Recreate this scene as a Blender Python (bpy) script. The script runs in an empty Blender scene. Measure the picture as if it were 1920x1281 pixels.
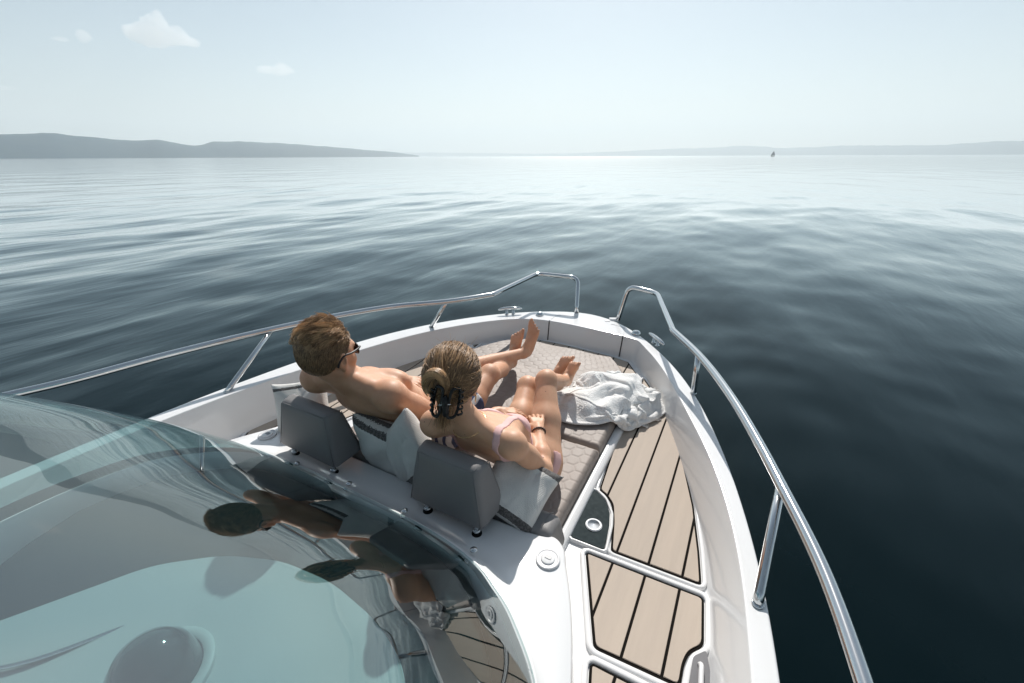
import bpy, bmesh, math, random
import numpy as np
from mathutils import Vector, Matrix, noise as mnoise
R = math.radians
random.seed(7); rng = np.random.default_rng(7)
sc = bpy.context.scene
COL = sc.collection

# ------------------------------------------------------------------ camera
cam_d = bpy.data.cameras.new('camera'); cam = bpy.data.objects.new('camera', cam_d); COL.objects.link(cam)
cam_d.sensor_width = 36.0; cam_d.lens = 15.0; cam_d.clip_start = 0.02; cam_d.clip_end = 60000
PITCH = math.atan(347.5/800.0)
cam.matrix_world = (Matrix.Translation((0, 0, 1.5)) @ Matrix.Rotation(R(29), 4, 'Z')
                    @ Matrix.Rotation(R(90)-PITCH, 4, 'X') @ Matrix.Rotation(-0.0035, 4, 'Z'))
sc.camera = cam

# ------------------------------------------------------------------ sky, sun, exposure
SUN_EL, SUN_AZ = R(42), R(-20)          # azimuth from +Y (the bow), negative = to port
w = bpy.data.worlds.new('World'); sc.world = w; w.use_nodes = True
nt = w.node_tree; nt.nodes.clear()
wo = nt.nodes.new('ShaderNodeOutputWorld'); bg = nt.nodes.new('ShaderNodeBackground')
sky = nt.nodes.new('ShaderNodeTexSky'); sky.sky_type = 'NISHITA'; sky.sun_disc = False
sky.sun_elevation = SUN_EL; sky.sun_rotation = SUN_AZ
sky.air_density = 1.0; sky.dust_density = 0.7; sky.ozone_density = 1.0; sky.altitude = 0
hsv = nt.nodes.new('ShaderNodeHueSaturation'); hsv.inputs['Saturation'].default_value = 0.78
hsv.inputs['Hue'].default_value = 0.485
bg.inputs['Strength'].default_value = 0.074
nt.links.new(sky.outputs[0], hsv.inputs['Color']); nt.links.new(hsv.outputs[0], bg.inputs[0]); nt.links.new(bg.outputs[0], wo.inputs[0])
sun_d = bpy.data.lights.new('sun', 'SUN'); sun = bpy.data.objects.new('sun', sun_d); COL.objects.link(sun)
sun_d.energy = 5.0; sun_d.angle = R(0.55); sun_d.color = (1.0, 0.955, 0.895)
sv = Vector((math.sin(SUN_AZ)*math.cos(SUN_EL), math.cos(SUN_AZ)*math.cos(SUN_EL), math.sin(SUN_EL)))
sun.rotation_euler = sv.to_track_quat('Z', 'Y').to_euler()
vs = sc.view_settings; vs.view_transform = 'Standard'; vs.look = 'None'; vs.exposure = 0.28; vs.gamma = 1.0
vs.use_curve_mapping = False
sc.display_settings.display_device = 'sRGB'
cy = sc.cycles; cy.use_denoising = True; cy.max_bounces = 10; cy.transparent_max_bounces = 16
cy.volume_bounces = 2; cy.sample_clamp_indirect = 6.0; cy.caustics_reflective = False; cy.caustics_refractive = False
cy.glossy_bounces = 4; cy.diffuse_bounces = 3

# ------------------------------------------------------------------ helpers
def tag(o, label=None, cat=None, group=None, kind=None):
    if label: o['label'] = label
    if cat: o['category'] = cat
    if group: o['group'] = group
    if kind: o['kind'] = kind
    return o

def link(name, me, parent=None, smooth=True, mat=None):
    o = bpy.data.objects.new(name, me); COL.objects.link(o)
    if mat is not None and not me.materials: me.materials.append(mat)
    if smooth: me.shade_smooth()
    if parent is not None:
        o.parent = parent
        if parent.type == 'EMPTY': o.matrix_parent_inverse = Matrix.Translation(parent.location).inverted()
    return o

def mobj(name, v, f, mat, parent=None, smooth=True):
    me = bpy.data.meshes.new(name)
    me.from_pydata([tuple(map(float, p)) for p in v], [], [tuple(map(int, q)) for q in f]); me.update()
    return link(name, me, parent, smooth, mat)

def npobj(name, V, Q, mat, parent=None, smooth=True, attr=None):
    """fast mesh from numpy verts and quads"""
    me = bpy.data.meshes.new(name)
    n, m = len(V), len(Q); k = Q.shape[1]
    me.vertices.add(n); me.vertices.foreach_set('co', np.ascontiguousarray(V, np.float32).ravel())
    me.loops.add(m*k); me.loops.foreach_set('vertex_index', np.ascontiguousarray(Q, np.int32).ravel())
    me.polygons.add(m); me.polygons.foreach_set('loop_start', np.arange(0, m*k, k, dtype=np.int32))
    me.update(calc_edges=True); me.validate()
    if attr is not None:
        a = me.attributes.new('tone', 'FLOAT', 'POINT'); a.data.foreach_set('value', np.ascontiguousarray(attr, np.float32))
    return link(name, me, parent, smooth, mat)

def bmobj(name, bm, mat, parent=None, smooth=False, recalc=True):
    if recalc: bmesh.ops.recalc_face_normals(bm, faces=bm.faces)
    me = bpy.data.meshes.new(name); bm.to_mesh(me); bm.free()
    return link(name, me, parent, smooth, mat)

def empty(name, loc):
    o = bpy.data.objects.new(name, None); COL.objects.link(o); o.location = loc; o.empty_display_size = .1
    return o

def bevel(o, wd, seg=2, ang=35):
    m = o.modifiers.new('bevel', 'BEVEL'); m.width = wd; m.segments = seg; m.limit_method = 'ANGLE'; m.angle_limit = R(ang)
    o.data.shade_smooth(); n = o.modifiers.new('wn', 'WEIGHTED_NORMAL'); n.keep_sharp = False
    return o

def crom(P, n, closed=False):
    """Catmull-Rom (centripetal-ish by chord) samples through control points, n per segment"""
    P = [np.array(p, float) for p in P]; out = []
    N = len(P)
    for i in range(N-1 if not closed else N):
        p1, p2 = P[i % N], P[(i+1) % N]
        p0 = P[(i-1) % N] if (i > 0 or closed) else 2*p1-p2
        p3 = P[(i+2) % N] if (i+2 < N or closed) else 2*p2-p1
        d1 = max(np.linalg.norm(p2-p1), 1e-6); d0 = max(np.linalg.norm(p1-p0), 1e-6); d2 = max(np.linalg.norm(p3-p2), 1e-6)
        m1 = ((p2-p1)/d1*d0 + (p1-p0)/d0*d1)/(d0+d1)*d1
        m2 = ((p3-p2)/d2*d1 + (p2-p1)/d1*d2)/(d1+d2)*d1
        for k in range(n):
            t = k/n; t2, t3 = t*t, t*t*t
            out.append((2*t3-3*t2+1)*p1+(t3-2*t2+t)*m1+(-2*t3+3*t2)*p2+(t3-t2)*m2)
    if not closed: out.append(P[-1])
    return np.array(out)

def loft(curves, closed=False):
    """quads between equally sampled curves"""
    n = len(curves[0]); V = np.concatenate(curves); F = []
    for a in range(len(curves)-1):
        for i in range(n-1 if not closed else n):
            j = (i+1) % n
            F.append((a*n+i, a*n+j, (a+1)*n+j, (a+1)*n+i))
    return V, F

def tube_data(path, rad, sides=12, cap=True):
    P = np.array(path, float); n = len(P)
    rad = np.full(n, rad) if np.isscalar(rad) else np.array(rad)
    T = np.gradient(P, axis=0); T /= np.linalg.norm(T, axis=1)[:, None]+1e-12
    u = np.cross(T[0], (0, 0, 1.0));
    if np.linalg.norm(u) < 1e-3: u = np.cross(T[0], (1.0, 0, 0))
    u /= np.linalg.norm(u); V = []
    for i in range(n):
        u = u-T[i]*(u@T[i]); u /= np.linalg.norm(u); v = np.cross(T[i], u)
        for k in range(sides):
            a = 2*math.pi*k/sides; V.append(P[i]+rad[i]*(math.cos(a)*u+math.sin(a)*v))
    F = [(i*sides+k, i*sides+(k+1) % sides, (i+1)*sides+(k+1) % sides, (i+1)*sides+k) for i in range(n-1) for k in range(sides)]
    if cap:
        F.append(tuple(range(sides-1, -1, -1))); F.append(tuple((n-1)*sides+k for k in range(sides)))
    return V, F

def tube(name, path, rad, mat, parent=None, sides=12):
    V, F = tube_data(path, rad, sides); return mobj(name, V, F, mat, parent)

def fillet(P, r, n=5):
    """round the corners of an open polyline"""
    P = [np.array(p, float) for p in P]; out = [P[0]]
    for i in range(1, len(P)-1):
        a, b, c = P[i-1], P[i], P[i+1]
        d1, d2 = a-b, c-b; l1, l2 = np.linalg.norm(d1), np.linalg.norm(d2)
        rr = min(r, l1*.45, l2*.45); p, q = b+d1/l1*rr, b+d2/l2*rr
        for k in range(n+1):
            t = k/n; out.append((1-t)**2*p+2*t*(1-t)*b+t*t*q)
    out.append(P[-1]); return np.array(out)

def dense(P, step=.06):
    P = np.array(P, float); out = [P[0]]
    for a, b in zip(P[:-1], P[1:]):
        m = max(1, int(np.linalg.norm(b-a)/step))
        for k in range(1, m+1): out.append(a+(b-a)*k/m)
    return np.array(out)

def plate(name, poly, ztop, thick, mat, parent=None, bev=0.0, seg=2):
    """prism over a polygon; ztop may be a function of (x, y)"""
    zf = ztop if callable(ztop) else (lambda x, y: ztop)
    bm = bmesh.new()
    t = [bm.verts.new((x, y, zf(x, y))) for x, y in poly]; b = [bm.verts.new((x, y, zf(x, y)-thick)) for x, y in poly]
    bm.faces.new(t); bm.faces.new(b[::-1]); n = len(poly)
    for i in range(n): bm.faces.new((t[i], b[i], b[(i+1) % n], t[(i+1) % n]))
    if bev > 0:
        ed = [e for e in bm.edges if e.verts[0] in t and e.verts[1] in t]
        bmesh.ops.bevel(bm, geom=ed, offset=bev, segments=seg, affect='EDGES', profile=.5)
    return bmobj(name, bm, mat, parent, smooth=False)

def clip_poly(poly, axis, val, keep_less):
    out = []; n = len(poly)
    for i in range(n):
        a, b = poly[i], poly[(i+1) % n]
        ia = (a[axis] <= val) == keep_less; ib = (b[axis] <= val) == keep_less
        if ia: out.append(a)
        if ia != ib:
            t = (val-a[axis])/(b[axis]-a[axis]); out.append((a[0]+t*(b[0]-a[0]), a[1]+t*(b[1]-a[1])))
    return out

def inset(poly, d):
    """move every edge of a polygon inwards by d (ccw positive)"""
    n = len(poly); A = sum(poly[i][0]*poly[(i+1) % n][1]-poly[(i+1) % n][0]*poly[i][1] for i in range(n))
    s = 1 if A > 0 else -1; out = []
    for i in range(n):
        p0, p1, p2 = np.array(poly[i-1]), np.array(poly[i]), np.array(poly[(i+1) % n])
        e1, e2 = p1-p0, p2-p1; e1 = e1/(np.linalg.norm(e1)+1e-9); e2 = e2/(np.linalg.norm(e2)+1e-9)
        n1, n2 = np.array((-e1[1], e1[0]))*s, np.array((-e2[1], e2[0]))*s
        m = n1+n2; k = m@m
        out.append(tuple(p1+m*(2*d/k if k > .4 else d)))
    return out

def round_poly(poly, r, n=4):
    out = []; N = len(poly)
    for i in range(N):
        a, b, c = np.array(poly[i-1]), np.array(poly[i]), np.array(poly[(i+1) % N])
        d1, d2 = a-b, c-b; l1, l2 = np.linalg.norm(d1), np.linalg.norm(d2); rr = min(r, l1*.45, l2*.45)
        p, q = b+d1/l1*rr, b+d2/l2*rr
        for k in range(n+1):
            t = k/n; out.append(tuple((1-t)**2*p+2*t*(1-t)*b+t*t*q))
    return out

# ------------------------------------------------------------------ materials
def mat(name, col, rough=.5, metal=0.0, spec=.5, coat=0.0, var=0.0, vscale=8.0, bump=0.0, bscale=200.0, bdist=.002,
        sss=0.0, sheen=0.0, col2=None, stretch=None, aniso=0.0):
    m = bpy.data.materials.new(name); m.use_nodes = True; t = m.node_tree; b = t.nodes['Principled BSDF']
    b.inputs['Base Color'].default_value = (*col, 1); b.inputs['Roughness'].default_value = rough
    b.inputs['Metallic'].default_value = metal; b.inputs['Specular IOR Level'].default_value = spec
    b.inputs['Coat Weight'].default_value = coat; b.inputs['Coat Roughness'].default_value = .08
    if sss: b.inputs['Subsurface Weight'].default_value = sss; b.inputs['Subsurface Radius'].default_value = (1, .35, .2); b.inputs['Subsurface Scale'].default_value = .012
    if sheen: b.inputs['Sheen Weight'].default_value = sheen
    tc = t.nodes.new('ShaderNodeTexCoord'); mp = t.nodes.new('ShaderNodeMapping')
    t.links.new(tc.outputs['Object'], mp.inputs[0])
    if stretch: mp.inputs['Scale'].default_value = stretch
    if var or col2:
        n = t.nodes.new('ShaderNodeTexNoise'); n.inputs['Scale'].default_value = vscale; n.inputs['Detail'].default_value = 6
        n.inputs['Roughness'].default_value = .6
        t.links.new(mp.outputs[0], n.inputs['Vector'])
        r = t.nodes.new('ShaderNodeMapRange'); r.inputs['From Min'].default_value = .3; r.inputs['From Max'].default_value = .7
        t.links.new(n.outputs['Fac'], r.inputs['Value'])
        x = t.nodes.new('ShaderNodeMix'); x.data_type = 'RGBA'
        c2 = col2 if col2 else tuple(c*(1-var) for c in col)
        x.inputs['A'].default_value = (*c2, 1); x.inputs['B'].default_value = (*tuple(min(1, c*(1+var*.5)) for c in col), 1)
        t.links.new(r.outputs[0], x.inputs['Factor']); t.links.new(x.outputs['Result'], b.inputs['Base Color'])
        rr = t.nodes.new('ShaderNodeMapRange'); rr.inputs['To Min'].default_value = rough*.85; rr.inputs['To Max'].default_value = min(1, rough*1.2)
        t.links.new(n.outputs['Fac'], rr.inputs['Value']); t.links.new(rr.outputs[0], b.inputs['Roughness'])
    if bump:
        n2 = t.nodes.new('ShaderNodeTexNoise'); n2.inputs['Scale'].default_value = bscale; n2.inputs['Detail'].default_value = 4
        t.links.new(mp.outputs[0], n2.inputs['Vector'])
        bu = t.nodes.new('ShaderNodeBump'); bu.inputs['Strength'].default_value = bump; bu.inputs['Distance'].default_value = bdist
        t.links.new(n2.outputs['Fac'], bu.inputs['Height']); t.links.new(bu.outputs[0], b.inputs['Normal'])
    return m

def weave_mat(name, col, col2, scale=420.0, rough=.9, bump=.5, dark=None):
    """woven cloth: two crossed wave textures"""
    m = mat(name, col, rough, sheen=.15, var=.12, vscale=5, spec=.2); t = m.node_tree; b = t.nodes['Principled BSDF']
    tc = t.nodes.new('ShaderNodeTexCoord'); hs = []
    for ax in ('X', 'Y', 'Z'):
        wv = t.nodes.new('ShaderNodeTexWave'); wv.bands_direction = ax; wv.inputs['Scale'].default_value = scale/6.3; wv.inputs['Distortion'].default_value = 1.5
        wv.inputs['Detail'].default_value = 1.0
        t.links.new(tc.outputs['Object'], wv.inputs['Vector']); hs.append(wv)
    a = t.nodes.new('ShaderNodeMath'); a.operation = 'ADD'; t.links.new(hs[0].outputs['Fac'], a.inputs[0]); t.links.new(hs[1].outputs['Fac'], a.inputs[1])
    a2 = t.nodes.new('ShaderNodeMath'); a2.operation = 'ADD'; t.links.new(a.outputs[0], a2.inputs[0]); t.links.new(hs[2].outputs['Fac'], a2.inputs[1])
    bu = t.nodes.new('ShaderNodeBump'); bu.inputs['Strength'].default_value = bump; bu.inputs['Distance'].default_value = .0012
    t.links.new(a2.outputs[0], bu.inputs['Height']); t.links.new(bu.outputs[0], b.inputs['Normal'])
    return m

M = {}
M['gel'] = mat('white_gelcoat', (.75, .75, .75), .16, coat=.3, var=.03, vscale=1.5, bump=.03, bscale=14, bdist=.002)
M['gelgrey'] = mat('pale_grey_gelcoat', (.62, .62, .63), .3, coat=.2, var=.03, vscale=2)
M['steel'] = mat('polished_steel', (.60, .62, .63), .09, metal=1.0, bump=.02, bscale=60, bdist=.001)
M['plank'] = mat('beige_synthetic_teak', (.445, .375, .312), .7, var=.09, vscale=3.0, bump=.25, bscale=110, bdist=.0006, stretch=(6, .6, 6), spec=.35)
M['caulk'] = mat('black_caulk', (.010, .009, .008), .9, spec=.05)
M['pad'] = mat('taupe_vinyl', (.305, .262, .235), .55, var=.08, vscale=6, bump=.25, bscale=350, bdist=.0006, spec=.35)
M['padside'] = mat('brown_vinyl_piping', (.17, .135, .115), .55, bump=.2, bscale=300)
M['rest'] = mat('grey_vinyl', (.195, .188, .187), .5, var=.07, vscale=5, bump=.22, bscale=380, bdist=.0006, spec=.4)
M['rest_top'] = M['rest']
M['black'] = mat('black_plastic', (.010, .011, .012), .45, spec=.25, bump=.05, bscale=120)
M['rubber'] = mat('black_rubber', (.012, .012, .012), .8, spec=.1)
M['cup'] = mat('cup_white', (.74, .75, .77), .3)
M['dash'] = mat('dash_grey_white', (.46, .48, .48), .5, var=.05, vscale=3, bump=.05, bscale=150)
M['dashshade'] = mat('dash_cabin_shade', (.014, .020, .022), .7, spec=.2, var=.15, vscale=3)
M['navy'] = mat('dark_tray', (.012, .022, .026), .6, spec=.08, col2=(.02, .034, .038), vscale=60)
# ------------------------------------------------------------------ water
WZ = -0.66
def build_water():
    nr, na = 560, 640
    r = np.concatenate([[0.02], np.geomspace(.6, 15500, nr-1)])
    a = np.linspace(-math.pi, math.pi, na, endpoint=False)
    # finer angular steps ahead of the boat
    a = a + .45*np.sin(a+.5)*-1.0
    RR, AA = np.meshgrid(r, a, indexing='ij')
    X = RR*np.sin(AA); Y = RR*np.cos(AA)
    Z = np.zeros_like(X); g = np.random.default_rng(3)
    dr = np.gradient(r)[:, None]+RR*(2*math.pi/na)*.6
    for k in range(90):
        lam = 0.35*(38.0/.35)**(g.random()**1.15)
        th = g.normal(0, .45) if g.random() < .35 else g.uniform(-1.57, 1.57)   # mostly long ridges along the heading
        kx, ky = math.cos(th)*2*math.pi/lam, math.sin(th)*2*math.pi/lam*.8
        amp = .0021*lam**.92*(.6+.8*g.random())/(1+(lam/9.0)**2)
        fade = np.clip(1.6-2.6*dr/lam, 0, 1)*np.clip(1.15-RR/(lam*420), 0, 1)
        # groups of waves: slow patches in amplitude
        env = .55+.45*np.sin(X*kx*.13+Y*ky*.11+g.uniform(0, 6.3))*np.sin(Y*.06+X*.05+g.uniform(0, 6.3))
        Z += amp*fade*env*np.sin(kx*X+ky*Y+g.uniform(0, 6.28))
    V = np.stack([X, Y, Z+WZ], -1).reshape(-1, 3)
    i = np.arange(nr-1)[:, None]*na; j = np.arange(na)[None]
    Q = np.stack([i+j, i+(j+1) % na, i+na+(j+1) % na, i+na+j], -1).reshape(-1, 4)
    m = bpy.data.materials.new('sea_water'); m.use_nodes = True; t = m.node_tree; b = t.nodes['Principled BSDF']
    b.inputs['Base Color'].default_value = (.0012, .0044, .0058, 1); b.inputs['IOR'].default_value = 1.333; b.inputs['Roughness'].default_value = .06
    tc = t.nodes.new('ShaderNodeTexCoord'); prev = None
    for sc_, st, dist, det in (((1.9, .50, 1), .30, .045, 4), ((.30, .10, 1), .36, .30, 3), ((7.5, 2.0, 1), .14, .008, 3)):
        mp = t.nodes.new('ShaderNodeMapping'); mp.inputs['Scale'].default_value = sc_
        t.links.new(tc.outputs['Object'], mp.inputs[0])
        n = t.nodes.new('ShaderNodeTexNoise'); n.inputs['Scale'].default_value = 1.0; n.inputs['Detail'].default_value = det; n.inputs['Distortion'].default_value = .25
        t.links.new(mp.outputs[0], n.inputs['Vector'])
        bu = t.nodes.new('ShaderNodeBump'); bu.inputs['Strength'].default_value = st; bu.inputs['Distance'].default_value = dist
        t.links.new(n.outputs['Fac'], bu.inputs['Height'])
        if prev: t.links.new(prev.outputs[0], bu.inputs['Normal'])
        prev = bu
    # mirror of the sky over dark depth, weighted by a Fresnel curve
    fr = t.nodes.new('ShaderNodeFresnel'); fr.inputs['IOR'].default_value = 1.333; pw = t.nodes.new('ShaderNodeMath'); pw.operation = 'POWER'; pw.inputs[1].default_value = 1.45
    mu = t.nodes.new('ShaderNodeMath'); mu.operation = 'MULTIPLY'; mu.inputs[1].default_value = 2.15; mu.use_clamp = True
    df = t.nodes.new('ShaderNodeBsdfDiffuse'); df.inputs['Color'].default_value = (.0013, .0056, .0072, 1); gl = t.nodes.new('ShaderNodeBsdfGlossy'); gl.inputs['Roughness'].default_value = .10; gl.inputs['Color'].default_value = (.88, .965, .99, 1)
    tn = t.nodes.new('ShaderNodeMix'); tn.data_type = 'RGBA'; tn.inputs['A'].default_value = (.80, .96, 1.0, 1); tn.inputs['B'].default_value = (.955, .965, .965, 1); t.links.new(mu.outputs[0], tn.inputs['Factor']); t.links.new(tn.outputs['Result'], gl.inputs['Color'])
    mx = t.nodes.new('ShaderNodeMixShader'); t.links.new(prev.outputs[0], fr.inputs['Normal']); t.links.new(prev.outputs[0], gl.inputs['Normal'])
    t.links.new(fr.outputs[0], pw.inputs[0]); t.links.new(pw.outputs[0], mu.inputs[0]); t.links.new(mu.outputs[0], mx.inputs[0]); t.links.new(df.outputs[0], mx.inputs[1]); t.links.new(gl.outputs[0], mx.inputs[2])
    t.links.new(mx.outputs[0], t.nodes['Material Output'].inputs['Surface']); t.nodes.remove(b)
    tag(npobj('water', V, Q, m), kind='structure')
build_water()

# ------------------------------------------------------------------ hills and far shore
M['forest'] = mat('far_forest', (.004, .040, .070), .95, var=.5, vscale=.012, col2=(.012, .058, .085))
def hills(name, prof, mtl, depth=1500.0):
    """prof: (azimuth deg, elevation deg, distance m) along the ridge"""
    P = crom([(a, e, d) for a, e, d in prof], 26)
    n = len(P); rows = []
    for s in (0, .12, .3, .5, .7, 1.0):
        row = []
        for i, (a, e, d) in enumerate(P):
            dd = d+depth*s*(d/4000.0)
            ridge = .94*(d+depth*.5*d/4000)*math.tan(R(max(e, .02)))
            hgt = ridge*math.sin(math.pi*min(s/.5, 1)*.5)**.8 if s <= .5 else ridge*(1-(s-.5)/.5*.8)
            q = Vector((math.sin(R(a))*dd, math.cos(R(a))*dd, 0))
            k = mnoise.fractal(q*.0016, 1.0, 2.0, 4)*.10+mnoise.fractal(q*.008, 1.0, 2.0, 3)*.035
            row.append((q.x, q.y, WZ+(hgt*(1+k) if s > 0 else -0.8)))
        rows.append(np.array(row))
    V, F = loft(rows)
    return tag(mobj(name, V, F, mtl), kind='structure')
hills('hills', [(-165, .05, 4200), (-150, .6, 3600), (-135, 1.5, 2900), (-118, 2.2, 2300), (-100, 2.3, 2350), (-86, 2.0, 2500), (-77, 1.88, 2700), (-74.3, 1.98, 2750), (-71.4, 1.92, 2850), (-66.9, 1.73, 3000), (-66, 1.82, 3020), (-64.8, 1.55, 3050),
                (-61, 1.55, 3300), (-57.5, 1.55, 3500), (-51.2, 1.2, 3900), (-45.5, .75, 4400), (-42.5, .45, 4700), (-40.2, .12, 4900)], M['forest'])
hills('hills', [(-22, .25, 11500), (-16.7, .5, 11200), (-12, .68, 10800), (-10, .8, 10600), (-6, .85, 10400), (-3.4, 1.02, 10200), (-1, .98, 10000), (0.5, .78, 9900), (2.7, .80, 9700), (6, .92, 9400), (8.8, .95, 9000),
                (10.5, .86, 8800), (13.3, .92, 8400), (16, 1.05, 8000), (18.4, 1.2, 7600), (24, 1.3, 7000), (32, 1.4, 6400), (50, 1.3, 6000), (70, .9, 6600), (90, .4, 7400), (104, .05, 8000)], M['forest'])
hills('hills', [(-52, .55, 12800), (-44, .50, 12800), (-37, .45, 12800), (-30, .36, 12800), (-24, .3, 12800), (-18, .4, 12800)], M['forest'])

# ------------------------------------------------------------------ small sailing boat far ahead
def far_sailboat():
    a, d = R(.35), 1250.0; e = empty('sailboat', (math.sin(a)*d, math.cos(a)*d, WZ))
    tag(e, 'tiny dark sailing boat far out on the water before the right hand hills', 'sailboat')
    x, y = e.location.x, e.location.y
    hull = [np.array([(x-4.5*s, y, WZ+1.2-.1*abs(s)), (x-4.2*s, y-1.2*(1-s*s*.8), WZ+1.1), (x-4.0*s, y-.8*(1-s*s*.8), WZ-.2), (x-4.0*s, y+.8*(1-s*s*.8), WZ-.2), (x-4.2*s, y+1.2*(1-s*s*.8), WZ+1.1)]) for s in np.linspace(-1, 1, 9)]
    V, F = loft(hull, closed=True); F += [tuple(range(5)), tuple(range(len(V)-5, len(V)))]
    dk = mat('far_dark_hull', (.10, .12, .14), .5); sl = mat('far_sail', (.16, .18, .20), .8)
    mobj('hull', V, F, dk, e)
    tube('mast', [(x, y, WZ+1), (x, y, WZ+12.5)], [.12, .07], dk, e, 6)
    for nm, tri, bow in (('mainsail', ((x+.2, WZ+2.2), (x+.2, WZ+12), (x+4.2, WZ+2.2)), .5), ('jib', ((x-.3, WZ+10.5), (x-4.3, WZ+1.6), (x-.5, WZ+1.9)), -.4)):
        V = []; F = []; N = 8
        for i in range(N+1):
            for j in range(N+1):
                u, v = i/N, j/N; p = np.array(tri[0])*(1-u)+(np.array(tri[1])*(1-v)+np.array(tri[2])*v)*u
                V.append((p[0], y+bow*math.sin(math.pi*v)*u, p[1]))
        F = [(i*(N+1)+j, i*(N+1)+j+1, (i+1)*(N+1)+j+1, (i+1)*(N+1)+j) for i in range(N) for j in range(N)]
        o = mobj(nm, V, F, sl, e); sm = o.modifiers.new('s', 'SOLIDIFY'); sm.thickness = .03
far_sailboat()

# ------------------------------------------------------------------ haze
def build_haze():
    bm = bmesh.new(); bmesh.ops.create_cube(bm, size=1.0)
    top, bot, half = 1000.0, WZ-1.6, 17500.0
    for v in bm.verts: v.co = (v.co.x*2*half, v.co.y*2*half, top if v.co.z > 0 else bot)
    m = bpy.data.materials.new('haze_air'); m.use_nodes = True; t = m.node_tree
    for n in list(t.nodes): t.nodes.remove(n)
    o = t.nodes.new('ShaderNodeOutputMaterial'); v = t.nodes.new('ShaderNodeVolumePrincipled')
    v.inputs['Color'].default_value = (.85, .94, .975, 1); v.inputs['Density'].default_value = 1.5e-4; v.inputs['Anisotropy'].default_value = .22
    t.links.new(v.outputs[0], o.inputs['Volume'])
    tag(bmobj('haze', bm, m), kind='stuff')
build_haze()
# ------------------------------------------------------------------ the motor boat
XC = -1.14
boat = empty('motorboat', (XC, 0.8, WZ))
tag(boat, 'white motor boat with beige planked bow deck, steel rails and tinted curved windscreen', 'motorboat')
GZ = .25                                    # gunwale height above the walk deck
def zd(y): return .048*max(0.0, y-1.3) if y < 3.2 else .0912   # deck rises towards the bow
TBL = [  # outer gunwale, inner gunwale, wall foot
 ((-2.60, -1.6), (-2.50, -1.6), (-2.40, -1.6)), ((-2.62, 0), (-2.52, 0), (-2.43, 0)), ((-2.60, .65), (-2.515, .66), (-2.43, .66)),
 ((-2.565, 1.1), (-2.45, 1.1), (-2.39, 1.1)), ((-2.50, 1.6), (-2.36, 1.55), (-2.32, 1.53)), ((-2.37, 2.11), (-2.19, 2.13), (-2.15, 2.08)),
 ((-2.20, 2.45), (-2.06, 2.40), (-2.03, 2.36)), ((-2.03, 2.73), (-1.86, 2.70), (-1.835, 2.67)), ((-1.76, 3.04), (-1.62, 2.96), (-1.60, 2.93)),
 ((-1.50, 3.24), (-1.42, 3.045), (-1.41, 3.01)), ((-1.23, 3.375), (-1.20, 3.05), (-1.20, 3.015)), ((-1.07, 3.39), (-1.0, 3.035), (-1.0, 3.0)),
 ((-.84, 3.31), (-.78, 3.02), (-.78, 2.985)), ((-.66, 3.15), (-.60, 2.985), (-.61, 2.955)), ((-.50, 2.98), (-.48, 2.83), (-.50, 2.80)),
 ((-.33, 2.75), (-.335, 2.61), (-.355, 2.58)), ((-.17, 2.50), (-.19, 2.29), (-.215, 2.27)), ((-.03, 2.17), (-.08, 2.04), (-.115, 2.03)),
 ((.07, 1.90), (.02, 1.82), (-.03, 1.81)), ((.184, 1.51), (.119, 1.51), (.075, 1.50)), ((.256, 1.16), (.185, 1.22), (.125, 1.22)),
 ((.29, .91), (.22, .88), (.15, .88)), ((.335, .4), (.26, .4), (.18, .4)), ((.36, 0), (.28, 0), (.19, 0)), ((.37, -1.6), (.29, -1.6), (.2, -1.6))]
NS = 10
cO, cI, cF = [crom([r[k] for r in TBL], NS) for k in range(3)]
def smooth_curve(c, w, it):
    for _ in range(it):
        q = np.pad(c, ((w, w), (0, 0)), mode='reflect', reflect_type='odd'); c = np.mean([q[k:k+len(c)] for k in range(2*w+1)], 0)
    return c
cO = smooth_curve(cO, 7, 2)
_i, _f = smooth_curve(cI, 7, 2), smooth_curve(cF, 7, 2); _k = np.clip(np.abs(np.arange(len(cI))-130)/14.0, 0, 1)[:, None]   # keep the corner at the bow crisp
cI, cF = _i*_k+cI*(1-_k), _f*_k+cF*(1-_k)
def with_z(c, z): return np.c_[c, [z(y) if callable(z) else z for y in c[:, 1]]]
def mixc(a, b, t): return a*(1-t)+b*t
def hullcurve(s, z):                       # outer topsides narrowing towards the water
    c = cO.copy(); c[:, 0] = XC+(c[:, 0]-XC)*s; k = np.clip((c[:, 1]-1.0)/2.4, 0, 1); c[:, 1] -= k*k*(1-s)*2.2
    return with_z(c, z)
V, F = loft([with_z(cF, zd), with_z(mixc(cF, cI, .03), lambda y: zd(y)+.002), with_z(mixc(cF, cI, .10), lambda y: zd(y)+.014), with_z(mixc(cF, cI, .16), lambda y: zd(y)+.03), with_z(mixc(cF, cI, .90), GZ-.020), with_z(mixc(cF, cI, .985), GZ-.006), with_z(cI, GZ-.0022), with_z(mixc(cI, cO, .04), GZ-.0004),
             with_z(mixc(cI, cO, .10), GZ), with_z(mixc(cI, cO, .84), GZ), with_z(mixc(cI, cO, .90), GZ-.0005), with_z(mixc(cI, cO, .97), GZ-.004), with_z(cO, GZ-.014), with_z(cO, GZ-.03),
             hullcurve(1.004, GZ-.06), hullcurve(1.012, GZ-.07), hullcurve(1.012, GZ-.11), hullcurve(1.0, GZ-.12), hullcurve(.985, -.15), hullcurve(.93, -.5), hullcurve(.82, -.95)])
hull = mobj('hull', V, F, M['gel'], boat)
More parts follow.
